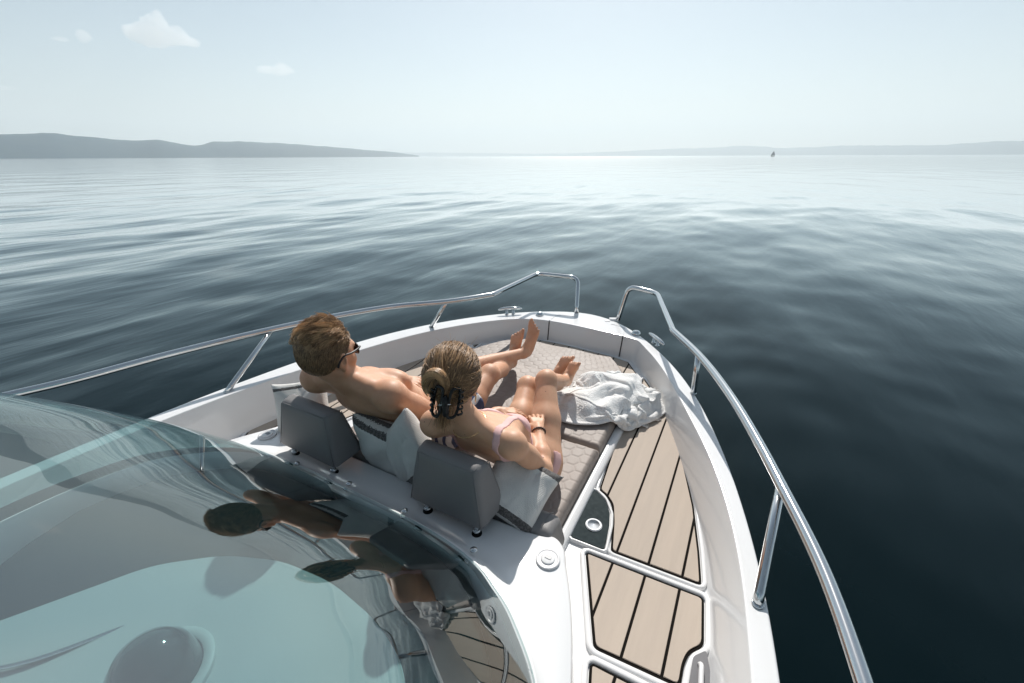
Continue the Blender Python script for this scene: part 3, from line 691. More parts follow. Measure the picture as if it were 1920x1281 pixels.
# ------------------------------------------------------------------ blanket: a small cloth simulation lets a square throw buckle into a heap
def build_blanket():
    near = [(-.84, 1.98), (-.755, 1.895), (-.60, 1.935), (-.455, 2.035), (-.33, 2.20), (-.250, 2.38)]
    far = [(-.245, 2.48), (-.33, 2.545), (-.46, 2.56), (-.62, 2.565), (-.75, 2.47), (-.83, 2.30), (-.87, 2.12)]
    C_ = crom(near+far, 10, closed=True); cen = C_.mean(0); g = np.random.default_rng(33)
    an = np.arctan2(C_[:, 1]-cen[1], C_[:, 0]-cen[0]); rd = np.hypot(C_[:, 0]-cen[0], C_[:, 1]-cen[1]); od = np.argsort(an); an, rd = an[od], rd[od]
    Rof = lambda a: np.interp(a, np.r_[an-2*math.pi, an, an+2*math.pi], np.r_[rd, rd, rd])
    n = 92; size = 1.04; hh = size/(n-1); uu, vv = np.meshgrid(np.linspace(-1, 1, n), np.linspace(-1, 1, n), indexing='ij')
    # squash the square into the footprint, with long swells that will grow into folds
    r0 = np.maximum(np.abs(uu), np.abs(vv)); a0 = np.arctan2(vv, uu)+R(28); P = np.zeros((n, n, 3))
    P[..., 0] = cen[0]+np.cos(a0)*Rof((a0+math.pi) % (2*math.pi)-math.pi)*r0*.95; P[..., 1] = cen[1]+np.sin(a0)*Rof((a0+math.pi) % (2*math.pi)-math.pi)*r0*.95
    sw = sum(a*np.sin(kx*uu+ky*vv+p) for a, kx, ky, p in ((.020, 9, 4, .3), (.016, -5, 10, 1.2), (.012, 14, -6, 2.0), (.010, 3, 16, .9), (.006, 20, 12, .1)))
    def floor(x, y): z = .048*np.maximum(0, y-1.3); return np.where(x < -.475, z+.096, np.where(x < -.43, z+.040, z+.014))
    flat = floor
    def ridge(x): q = np.abs((x % 1.0)*2-1); q = q*q*(3-2*q); return q
    def floor(x, y):          # the lower layers of the bunched cloth carry the top one in rolls
        dx, dy = x-cen[0], y-cen[1]; k = np.clip(1-np.hypot(dx, dy)/Rof(np.arctan2(dy, dx)), 0, 1); env = np.clip(k/.34, 0, 1); env = env*env*(3-2*env)
        ex, ey = x+.285, y-2.515; r = np.hypot(ex, ey); ph = np.arctan2(-ey, -ex)
        fan = ridge(ph*2.6+.30*np.sin(r*16+.5)+.25*np.sin(x*23+y*9)); coil = ridge(r/.105+.3*np.sin(ph*3)); kc = 1-np.clip((r-.16)/.12, 0, 1)
        return flat(x, y)+env*(.020+(1-kc)*.058*fan*(.7+.4*np.sin(x*11+y*7))+kc*.060*coil+.045*np.exp(-(((x+.45)/.20)**2+((y-2.36)/.13)**2)))
    P[..., 2] = floor(P[..., 0], P[..., 1])+.03+sw+g.normal(0, .002, (n, n)); Vl = np.zeros_like(P)
    def con(P, s1, s2, rest, k):
        d = P[s2]-P[s1]; L = np.linalg.norm(d, axis=-1, keepdims=True)+1e-9; c = d*((L-rest)/L)*(.5*k); P[s1] += c; P[s2] -= c
    S = slice
    def pairs(di, dj, rest, k):
        out = []
        for ph in (0, 1):
            if dj == 0:
                idx = np.concatenate([np.arange(b, b+di) for b in range(ph*di, n-di, 2*di)]) if n > di else np.array([], int); idx = idx[idx+di < n]; out.append(((idx,), (idx+di,), rest, k))
            else:
                idx = np.concatenate([np.arange(b, b+dj) for b in range(ph*dj, n-dj, 2*dj)]); idx = idx[idx+dj < n]; out.append(((S(None), idx), (S(None), idx+dj), rest, k))
        return out
    cons = pairs(1, 0, hh, .9)+pairs(0, 1, hh, .9)+pairs(2, 0, 2*hh, .4)+pairs(0, 2, 2*hh, .4)+pairs(5, 0, 5*hh, .07)+pairs(0, 5, 5*hh, .07)
    ev = np.arange(0, n-1)
    dt = .016
    for step in range(120):
        Vl[..., 2] -= 9.8*dt*(.9 if step > 50 else .35); Vl *= .955; Q0 = P.copy(); P = P+Vl*dt
        for it in range(7):
            for s1, s2, rest, k in cons: con(P, s1, s2, rest, k)
            for ph in (0, 1):         # shear
                I = np.arange(ph, n-1, 2)
                for sg in (1, -1):
                    a_, b_ = (P[I, :-1], P[I+1, 1:]) if sg == 1 else (P[I, 1:], P[I+1, :-1])
                    d = b_-a_; L = np.linalg.norm(d, axis=-1, keepdims=True)+1e-9; c = d*((L-hh*1.414)/L)*.10
                    if sg == 1: P[I, :-1] += c; P[I+1, 1:] -= c
                    else: P[I, 1:] += c; P[I+1, :-1] -= c
            dx, dy = P[..., 0]-cen[0], P[..., 1]-cen[1]; rr = np.hypot(dx, dy)+1e-6; lim = Rof(np.arctan2(dy, dx)); k = np.minimum(1, lim/rr)
            P[..., 0] = cen[0]+dx*k; P[..., 1] = cen[1]+dy*k
            P[..., 2] = np.maximum(P[..., 2], floor(P[..., 0], P[..., 1])+.005)
            P[..., 2] = np.minimum(P[..., 2], floor(P[..., 0], P[..., 1])+.09)
        Vl = (P-Q0)/dt; sp = np.linalg.norm(Vl, axis=-1, keepdims=True); Vl *= np.minimum(1, .6/(sp+1e-9))
        on = P[..., 2] < floor(P[..., 0], P[..., 1])+.008; Vl[on] *= .5
    # soften the tiny buckles of the simulation
    for it in range(3):
        Qp = np.pad(P, ((1, 1), (1, 1), (0, 0)), mode='edge'); P = P*.6+.1*(Qp[:-2, 1:-1]+Qp[2:, 1:-1]+Qp[1:-1, :-2]+Qp[1:-1, 2:])
    m = mat('white_knit', (.90, .893, .872), .95, sheen=.5, var=.05, vscale=14, spec=.1); t = m.node_tree; b = t.nodes['Principled BSDF']
    tc = t.nodes.new('ShaderNodeTexCoord'); vo = t.nodes.new('ShaderNodeTexVoronoi'); vo.inputs['Scale'].default_value = 115
    nz = t.nodes.new('ShaderNodeTexNoise'); nz.inputs['Scale'].default_value = 420; ad = t.nodes.new('ShaderNodeMath'); ad.operation = 'ADD'
    t.links.new(tc.outputs['Object'], vo.inputs['Vector']); t.links.new(tc.outputs['Object'], nz.inputs['Vector'])
    t.links.new(vo.outputs['Distance'], ad.inputs[0]); t.links.new(nz.outputs['Fac'], ad.inputs[1])
    bu = t.nodes.new('ShaderNodeBump'); bu.inputs['Strength'].default_value = .65; bu.inputs['Distance'].default_value = .005; bu.invert = True
    t.links.new(ad.outputs[0], bu.inputs['Height']); t.links.new(bu.outputs[0], b.inputs['Normal'])
    e_ = empty('blanket', (float(cen[0]), float(cen[1]), .1)); tag(e_, 'crumpled white knitted blanket heaped on the cushions beside the planked deck', 'blanket')
    i = np.arange(n-1)[:, None]*n; j = np.arange(n-1)[None]; Q = np.stack([i+j, i+n+j, i+n+j+1, i+j+1], -1).reshape(-1, 4)
    cl = npobj('knitted_cloth', P.reshape(-1, 3), Q, m, e_)
    ss = cl.modifiers.new('sub', 'SUBSURF'); ss.levels = ss.render_levels = 1
    so = cl.modifiers.new('thick', 'SOLIDIFY'); so.thickness = .010; so.offset = 0
    # fringe along two hems
    Vf, Ff = [], []
    for edge, inner in ((P[0], P[2]), (P[-1], P[-3])):
        for k in range(0, n):
            dr = edge[k]-inner[k]; dr = dr/(np.linalg.norm(dr)+1e-6); a = edge[k]
            for q in range(2):
                pts = [a+g.normal(0, .003, 3), a+dr*.014+g.normal(0, .003, 3), a+dr*.030+np.array((0, 0, -.008))+g.normal(0, .005, 3)]
                for pt in pts: pt[2] = max(pt[2], float(floor(pt[0], pt[1]))+.003)
                vq, fq = tube_data(pts, [.0026, .0022, .0013], 4); off = len(Vf); Vf += vq; Ff += [tuple(x+off for x in f) for f in fq]
    fo = mobj('fringe', Vf, Ff, m, e_); fo['kind'] = 'stuff'
build_blanket()
# ------------------------------------------------------------------ people: smooth implicit bodies turned into one continuous mesh
def surface_nets(S, org, hh):
    ins = S < 0
    c = np.zeros(tuple(n-1 for n in S.shape), np.uint8)
    sl = [(slice(0, -1), slice(1, None))[k] for k in (0, 1)]
    for dx in (0, 1):
        for dy in (0, 1):
            for dz in (0, 1): c += ins[sl[dx], sl[dy], sl[dz]]
    act = (c > 0) & (c < 8); I = np.argwhere(act)
    idx = np.full(act.shape, -1, np.int32); idx[act] = np.arange(len(I))
    cor = [(dx, dy, dz) for dx in (0, 1) for dy in (0, 1) for dz in (0, 1)]
    val = np.stack([S[I[:, 0]+a, I[:, 1]+b, I[:, 2]+cc] for a, b, cc in cor], 1)
    pos = np.zeros((len(I), 3)); cnt = np.zeros(len(I))
    for a in range(8):
        for b in range(a+1, 8):
            df = np.array(cor[b])-np.array(cor[a])
            if abs(df).sum() != 1: continue
            va, vb = val[:, a], val[:, b]; mk = (va < 0) != (vb < 0)
            t_ = np.where(mk, va/(va-vb+1e-12*(va == vb)), 0)
            pos += np.where(mk[:, None], np.array(cor[a])+t_[:, None]*df, 0); cnt += mk
    pos /= cnt[:, None]; V = np.array(org)+(I+pos)*hh
    quads = []
    nx, ny, nz = S.shape
    for ax in range(3):
        a = [slice(1, -1)]*3; b = [slice(1, -1)]*3; a[ax] = slice(0, -1); b[ax] = slice(1, None)
        s0, s1 = ins[tuple(a)], ins[tuple(b)]; E = np.argwhere(s0 != s1)
        o = np.array([1, 1, 1]); o[ax] = 0; G = E+o
        flip = s0[E[:, 0], E[:, 1], E[:, 2]]
        u_, v_ = [(1, 2), (2, 0), (0, 1)][ax]
        def cell(du, dv):
            q = G.copy(); q[:, u_] += du; q[:, v_] += dv; return idx[q[:, 0], q[:, 1], q[:, 2]]
        q = np.stack([cell(-1, -1), cell(0, -1), cell(0, 0), cell(-1, 0)], 1)
        q[~flip] = q[~flip][:, ::-1]; quads.append(q)
    return V, np.concatenate(quads)

def smin(a, b, k):
    if k <= 0: return np.minimum(a, b)
    h_ = np.maximum(k-np.abs(a-b), 0)/k; return np.minimum(a, b)-h_*h_*k*.25

class Field:
    def __init__(s, lo, hi, hh=.0042):
        s.h = hh; s.lo = np.array(lo, float); n = np.ceil((np.array(hi)-s.lo)/hh).astype(int)
        s.F = np.full(tuple(n), .12, np.float32); s.ax = [s.lo[k]+np.arange(n[k])*hh for k in range(3)]
    def box(s, lo, hi):
        a = np.clip(np.floor((np.array(lo)-s.lo)/s.h).astype(int), 0, None); b = np.minimum(np.ceil((np.array(hi)-s.lo)/s.h).astype(int)+1, s.F.shape)
        return tuple(slice(int(a[k]), int(max(b[k], a[k]+1))) for k in range(3))
    def grid(s, sl): return np.meshgrid(*[s.ax[k][sl[k]].astype(np.float32) for k in range(3)], indexing='ij')
    @staticmethod
    def bound(p):
        if p[0] == 'c': a, b = np.array(p[1]), np.array(p[2]); r = max(p[3], p[4]); return np.minimum(a, b)-r, np.maximum(a, b)+r
        c = np.array(p[1]); r = max(p[2]); return c-r, c+r
    @staticmethod
    def ev(p, X, Y, Z):
        if p[0] == 'c':
            a, b = np.array(p[1], np.float32), np.array(p[2], np.float32); ba = b-a; L = float(ba@ba)+1e-9
            t_ = np.clip(((X-a[0])*ba[0]+(Y-a[1])*ba[1]+(Z-a[2])*ba[2])/L, 0, 1)
            return np.sqrt((X-a[0]-t_*ba[0])**2+(Y-a[1]-t_*ba[1])**2+(Z-a[2]-t_*ba[2])**2)-(p[3]+(p[4]-p[3])*t_)
        c, r, A = p[1], p[2], p[3]; dx, dy, dz = X-c[0], Y-c[1], Z-c[2]
        q = [(dx*A[k][0]+dy*A[k][1]+dz*A[k][2]) for k in range(3)]
        k0 = np.sqrt(sum((q[k]/r[k])**2 for k in range(3))); k1 = np.sqrt(sum((q[k]/r[k]**2)**2 for k in range(3)))+1e-6
        return k0*(k0-1)/k1
    def add(s, prims, k=.03, kj=.03):
        """smooth union of prims inside the group, then joined to the body"""
        lo = np.min([s.bound(p)[0] for p in prims], 0)-.07; hi = np.max([s.bound(p)[1] for p in prims], 0)+.07
        sl = s.box(lo, hi); D = np.full(s.F[sl].shape, .12, np.float32)
        off = [q.start for q in sl]
        for p in prims:
            a, b = s.bound(p); s2 = s.box(a-.07, b+.07); X, Y, Z = s.grid(s2)
            d = s.ev(p, X, Y, Z).astype(np.float32); loc = tuple(slice(s2[k].start-off[k], s2[k].stop-off[k]) for k in range(3))
            kk = p[-1] if isinstance(p[-1], dict) else {}
            if kk.get('sub'):
                kq = kk.get('k', k); D[loc] = -smin(-D[loc], d, kq)
            else: D[loc] = smin(D[loc], d, kk.get('k', k))
        s.F[sl] = smin(s.F[sl], D, kj)
    def snap(s, p, it=8):
        p = np.array(p, float)
        def smp(q):
            a = (q-s.lo)/s.h; i = np.clip(a.astype(int), 0, np.array(s.F.shape)-2); f = a-i
            return sum(s.F[i[0]+dx, i[1]+dy, i[2]+dz]*(f[0] if dx else 1-f[0])*(f[1] if dy else 1-f[1])*(f[2] if dz else 1-f[2]) for dx in (0, 1) for dy in (0, 1) for dz in (0, 1))
        for _ in range(it):
            g = np.array([smp(p+e)-smp(p-e) for e in np.eye(3)*.006]); n = np.linalg.norm(g)
            if n < 1e-6: break
            p = p-g/n*np.clip(smp(p), -.03, .03)*.8
        return p
    def mesh(s): return surface_nets(s.F, s.lo, s.h)
    def cloth(s, prims, thick, kreg=.01, sub=(), rough=0.0):
        lo = np.min([s.bound(p)[0] for p in prims], 0)-.02; hi = np.max([s.bound(p)[1] for p in prims], 0)+.02
        sl = s.box(lo, hi); X, Y, Z = s.grid(sl); D = np.full(s.F[sl].shape, 1, np.float32)
        for p in prims: D = smin(D, s.ev(p, X, Y, Z), kreg)
        for p in sub: D = np.maximum(D, -s.ev(p, X, Y, Z))
        wob = rough*(np.sin(X*70+Y*40)*np.sin(Y*55-Z*45)+.6*np.sin(Z*120+X*60)) if rough else 0
        S = np.maximum(s.F[sl]-thick-wob, D); S = np.pad(S, 1, constant_values=.1)
        return surface_nets(S, s.lo+(np.array([q.start for q in sl])-1)*s.h, s.h)

def nrm(v): v = np.array(v, float); return v/np.linalg.norm(v)
def frame(f, up):
    """rows: right, forward, up"""
    f = nrm(f); u = np.array(up, float); u = nrm(u-f*(u@f)); return np.array([np.cross(f, u), f, u])
def C(a, b, ra, rb=None, **kw): return ('c', a, b, ra, ra if rb is None else rb, kw)
def EL(c, r, A=np.eye(3), **kw): return ('e', c, r, A, kw)

def head_prims(o, A, s=1.0, fem=False):
    P = lambda x, y, z: np.array(o)+s*(x*A[0]+y*A[1]+z*A[2])
    e = lambda c, r, B=None, **kw: EL(P(*c), [q*s for q in r], A if B is None else B, **kw)
    c = lambda a, b, ra, rb, **kw: C(P(*a), P(*b), ra*s, rb*s, **kw)
    jw = .045 if fem else .052
    g = [e((0, -.014, .030), (.077, .099, .090)), e((0, .040, .005), (.066, .060, .080)), e((0, .040, -.050), (.056 if fem else .060, .056, .062)),
         c((-jw, .005, -.055), (-.018, .074, -.098), .024, .018), c((jw, .005, -.055), (.018, .074, -.098), .024, .018), c((-.014, .080, -.098), (.014, .080, -.098), .016, .016),
         e((0, .080, .026), (.056, .018, .014), k=.02), c((0, .093, .010), (0, .112, -.030), .007, .011, k=.014), c((-.012, .098, -.036), (.012, .098, -.036), .008, .008, k=.012),
         e((-.033, .086, .002), (.018, .010, .010), sub=True, k=.012), e((.033, .086, .002), (.018, .010, .010), sub=True, k=.012),
         e((-.031, .081, .001), (.0125, .0125, .0105), k=.003), e((.031, .081, .001), (.0125, .0125, .0105), k=.003),
         c((-.018, .091, -.062), (.018, .091, -.062), .006, .006, k=.008), c((-.014, .091, -.073), (.014, .091, -.073), .007, .007, k=.008),
         e((-.045, .062, -.030), (.022, .022, .022)), e((.045, .062, -.030), (.022, .022, .022))]
    ears = []
    for sx in (-1, 1):
        B = np.array([nrm(A[0]*1+A[1]*(-.35)*sx), nrm(A[1]+A[0]*.35*sx), A[2]])
        ears += [e((sx*.079, -.012, -.006), (.0085, .021, .034), B), e((sx*.077, -.004, -.040), (.008, .010, .012), B), e((sx*.083, -.010, -.004), (.005, .009, .017), B, sub=True, k=.005)]
    return g, ears, P

def hand_prims(w, d, n, curl=(.5, .5, .5, .5), side=1, spread=.12, s=1.0, thumb=.6):
    """w wrist, d direction of the fingers, n back-of-hand normal; side: +1 thumb towards cross(d, n)"""
    d = nrm(d); n = np.array(n, float); n = nrm(n-d*(n@d)); t_ = np.cross(d, n)*side; w = np.array(w, float)
    G = []; fl = [(.040, .028, .021), (.047, .031, .022), (.043, .029, .021), (.034, .022, .018)]
    pr = []
    for i in range(4):
        off = (.030-.020*i)*s
        k0 = w+t_*off*.45+d*.012*s; k1 = w+t_*off+d*(.088-.005*abs(i-1))*s
        pr.append(C(k0, k1, .0135*s, .0105*s)); 
        a = (.12-.085*i)*spread/.12*.6; dd = nrm(d*math.cos(a)+t_*math.sin(a)); p = k1; ang = 0; fr = []
        for q, L in enumerate(fl[i]):
            ang += curl[i]*(.75 if q == 0 else .95 if q == 1 else .6); v = dd*math.cos(ang)-n*math.sin(ang)
            p2 = p+v*L*s; r0 = (.0088, .0078, .0070)[q]*s; fr.append(C(p, p2, r0, r0*.9)); p = p2
        G.append(fr)
    pr.append(C(w-d*.02*s, w+d*.03*s, .024*s, .022*s))
    tb = w+t_*.022*s+d*.022*s; t1 = tb+(t_*.75+d*.7-n*.25)*.040*s; t2 = t1+nrm(t_*(.35)+d*.9-n*thumb)*.032*s; t3 = t2+nrm(t_*.05+d*.9-n*thumb*1.2)*.024*s
    G.append([C(tb, t1, .0145*s, .0105*s), C(t1, t2, .0105*s, .0092*s), C(t2, t3, .0090*s, .0075*s)])
    return pr, G

def foot_prims(ank, heel, toe, up, s=1.0, side=1):
    """ank ankle, heel back of the heel at the sole, toe big-toe tip; up = instep direction; side +1 big toe towards cross(toe-heel, up)"""
    ank, heel, toe = map(lambda q: np.array(q, float), (ank, heel, toe)); d = nrm(toe-heel); u = np.array(up, float); u = nrm(u-d*(u@d)); x = np.cross(d, u)*side; L = np.linalg.norm(toe-heel)
    g = [EL(heel+d*.025*s+u*.022*s, (.027*s, .033*s, .027*s), np.array([x, d, u])), C(ank, heel+d*.035*s+u*.030*s, .034*s, .028*s), C(ank+u*.0, heel+d*L*.45+u*.040*s, .031*s, .022*s)]
    for i in range(5):
        o = (.026-.0135*i)*s; g.append(C(heel+d*.06*s+u*.024*s+x*o*.5, heel+d*(L*(.77-.028*i))+u*.016*s+x*o*1.15, .020*s, .0125*s))
    toes = []
    for i in range(5):
        o = (.034-.0175*i)*s; b_ = heel+d*(L*(.76-.030*i))+u*.016*s+x*o; ln = L*(.20, .185, .165, .145, .12)[i]; r_ = (.0125, .0080, .0078, .0075, .0072)[i]*s
        toes.append([C(b_, b_+d*ln*.55+u*.004*s, r_, r_*.95), C(b_+d*ln*.55+u*.004*s, b_+d*ln*.9-u*.002*s, r_*.98, r_*.95)])
    return g, toes

def strands(roots, paths, r0, tone, sides=3):
    """paths (N, K, 3) -> one mesh of tapered strands"""
    N, K, _ = paths.shape; T = np.gradient(paths, axis=1); T /= np.linalg.norm(T, axis=2, keepdims=True)+1e-9
    ref = np.array((.31, .22, .92)); U = np.cross(T, ref); U /= np.linalg.norm(U, axis=2, keepdims=True)+1e-9; W = np.cross(T, U)
    rad = (r0[:, None]*np.linspace(1, .25, K)[None]**.8)[..., None]
    P = np.stack([paths+rad*(math.cos(2*math.pi*k/sides)*U+math.sin(2*math.pi*k/sides)*W) for k in range(sides)], 2)
    V = P.reshape(-1, 3); base = (np.arange(N)*K*sides)[:, None, None]; i = (np.arange(K-1)*sides)[None, :, None]; k = np.arange(sides)[None, None]
    Q = np.stack([base+i+k, base+i+(k+1) % sides, base+i+sides+(k+1) % sides, base+i+sides+k], -1).reshape(-1, 4)
    return V, Q, np.repeat(tone, K*sides)

def hair_mat(name, dark, light):
    m = mat(name, dark, .38, spec=.5); t = m.node_tree; b = t.nodes['Principled BSDF']
    at = t.nodes.new('ShaderNodeAttribute'); at.attribute_name = 'tone'; x = t.nodes.new('ShaderNodeMix'); x.data_type = 'RGBA'
    x.inputs['A'].default_value = (*dark, 1); x.inputs['B'].default_value = (*light, 1)
    t.links.new(at.outputs['Fac'], x.inputs['Factor']); t.links.new(x.outputs['Result'], b.inputs['Base Color']); return m
def skin_mat(name, c, c2):
    m = mat(name, c, .50, spec=.40, sss=.12, col2=c2, vscale=13, bump=.2, bscale=300, bdist=.0009); t = m.node_tree; b = t.nodes['Principled BSDF']
    tc = t.nodes.new('ShaderNodeTexCoord'); src = b.inputs['Base Color'].links[0].from_socket
    for sc_, th, col, amt in ((16.0, .055, (.16, .07, .04), .75), (70.0, .16, (.36, .17, .10), .30)):      # moles and freckles
        vo = t.nodes.new('ShaderNodeTexVoronoi'); vo.inputs['Scale'].default_value = sc_; t.links.new(tc.outputs['Object'], vo.inputs['Vector'])
        mr = t.nodes.new('ShaderNodeMapRange'); mr.inputs['From Min'].default_value = th*.5; mr.inputs['From Max'].default_value = th; mr.inputs['To Min'].default_value = amt; mr.inputs['To Max'].default_value = 0
        t.links.new(vo.outputs['Distance'], mr.inputs['Value']); x = t.nodes.new('ShaderNodeMix'); x.data_type = 'RGBA'; x.inputs['B'].default_value = (*col, 1)
        t.links.new(mr.outputs[0], x.inputs['Factor']); t.links.new(src, x.inputs['A']); src = x.outputs['Result']
    t.links.new(src, b.inputs['Base Color']); return m

def hair_obj(parts, mtl, parent, name='hair'):
    Vs, Qs, Ts, o = [], [], [], 0
    for V, Q, t_ in parts: Vs.append(V); Qs.append(Q+o); Ts.append(t_); o += len(V)
    return npobj(name, np.concatenate(Vs), np.concatenate(Qs), mtl, parent, attr=np.concatenate(Ts))

def sunglasses(P, A, parent, s=1.0, col=(.010, .006, .006), tint=(.02, .012, .012)):
    fm = mat('sunglass_frame', col, .4); lm = mat('sunglass_lens', tint, .04, coat=1.0)
    root = None
    br = tube('sunglasses', [P(-.012, .108, .008), P(0, .111, .010), P(.012, .108, .008)], .0035, fm, parent, 8); root = br
    for sx in (-1, 1):
        ring_ = []; n = 24
        for k in range(n+1):
            a = 2*math.pi*k/n; ca, sa = math.cos(a), math.sin(a); q = lambda v: math.copysign(abs(v)**.7, v)
            x = sx*.036+.026*q(ca); z = .000+.020*q(sa); y = .106-.9*(abs(x)-.02)**2*8
            ring_.append(P(x, y, z))
        tube('rim', ring_, .0032, fm, root, 8)
        cen = sum(ring_[:-1])/n; V = [cen+A[1]*.001*s]+[r_ for r_ in ring_[:-1]]; V += [v-A[1]*.0025*s for v in V]; m_ = n+1
        F = [(0, 1+k, 1+(k+1) % n) for k in range(n)]+[(m_, m_+1+(k+1) % n, m_+1+k) for k in range(n)]
        mobj('lens', V, F, lm, root)
        tube('temple', crom([P(sx*.063, .101, .010), P(sx*.073, .082, .010), P(sx*.0835, .03, .010), P(sx*.0855, -.006, .012), P(sx*.083, -.026, -.004), P(sx*.078, -.034, -.024)], 4), [.0042*s]*21, fm, root, 8)
    return root
# ------------------------------------------------------------------ the man
def limb(a, b, r, bulge=None):
    """tapered limb with optional muscle bulges (t, offset vector, radius)"""
    return [C(a, b, r[0], r[1])]
def torso_prims(pel, neck, right, w, fem):
    pel, neck = np.array(pel), np.array(neck); u = nrm(neck-pel); L = np.linalg.norm(neck-pel); r = np.array(right, float); r = nrm(r-u*(r@u)); f = np.cross(u, r); A = np.array([r, f, u])
    T = lambda x, y, z: pel+r*x*w+f*y*w+u*z*L
    if not fem:
        g = [EL(T(0, 0, .0), (.165*w, .112*w, .115*w), A), EL(T(0, .0, .25), (.140*w, .102*w, .15*w), A), EL(T(0, .0, .58), (.165*w, .118*w, .20*w), A), EL(T(0, -.01, .78), (.17*w, .098*w, .11*w), A),
             EL(T(-.085, .072, .70), (.082*w, .045*w, .065*w), A), EL(T(.085, .072, .70), (.082*w, .045*w, .065*w), A),
             EL(T(-.115, -.055, .64), (.062*w, .045*w, .13*w), A), EL(T(.115, -.055, .64), (.062*w, .045*w, .13*w), A),
             EL(T(-.08, -.05, -.04), (.085*w, .075*w, .09*w), A), EL(T(.08, -.05, -.04), (.085*w, .075*w, .09*w), A), EL(T(0, .06, .28), (.10*w, .05*w, .17*w), A)]
    else:
        g = [EL(T(0, 0, .0), (.158*w, .108*w, .110*w), A), EL(T(0, .0, .27), (.112*w, .085*w, .14*w), A), EL(T(0, .0, .58), (.130*w, .098*w, .17*w), A), EL(T(0, -.01, .80), (.130*w, .078*w, .09*w), A),
             EL(T(-.066, .064, .60), (.054*w, .044*w, .054*w), A, k=.03), EL(T(.066, .064, .60), (.054*w, .044*w, .054*w), A, k=.03),
             EL(T(-.075, -.05, -.04), (.085*w, .078*w, .09*w), A), EL(T(.075, -.05, -.04), (.085*w, .078*w, .09*w), A), EL(T(-.075, -.05, .72), (.05*w, .03*w, .07*w), A), EL(T(.075, -.05, .72), (.05*w, .03*w, .07*w), A)]
    return g, T, A, L
def arm_prims(sh, el, wr, k=1.0):
    sh, el, wr = map(np.array, (sh, el, wr)); d = nrm(el-sh); m = sh+(el-sh)*.45; d2 = wr-el
    return [C(sh, el, .050*k, .038*k), EL(m+np.array((0, 0, .006)), (.043*k, .043*k, .085*k), frame(np.cross(d, (0.3, .2, 1)), d)), C(el, el+d2*.35, .039*k, .041*k), C(el+d2*.35, wr, .040*k, .026*k)]
def leg_prims(hp, kn, an, k=1.0, calf=(0, 0, -1)):
    hp, kn, an = map(np.array, (hp, kn, an)); cv = np.array(calf, float); s_ = an-kn; cv = nrm(cv-nrm(s_)*(cv@nrm(s_)))
    return [C(hp, hp+(kn-hp)*.5, .085*k, .074*k), C(hp+(kn-hp)*.5, kn, .074*k, .054*k), EL(kn-cv*.008, (.050*k, .050*k, .050*k)), C(kn, an, .050*k, .033*k), C(kn+s_*.12+cv*.018*k, kn+s_*.52+cv*.020*k, .036*k, .036*k), C(kn+s_*.52+cv*.020*k, kn+s_*.85+cv*.012*k, .034*k, .018*k)]

def scalp_points(n, seed, zmin, ymax=.1):
    g = np.random.default_rng(seed); v = g.normal(size=(n*3, 3)); v /= np.linalg.norm(v, axis=1)[:, None]; return v

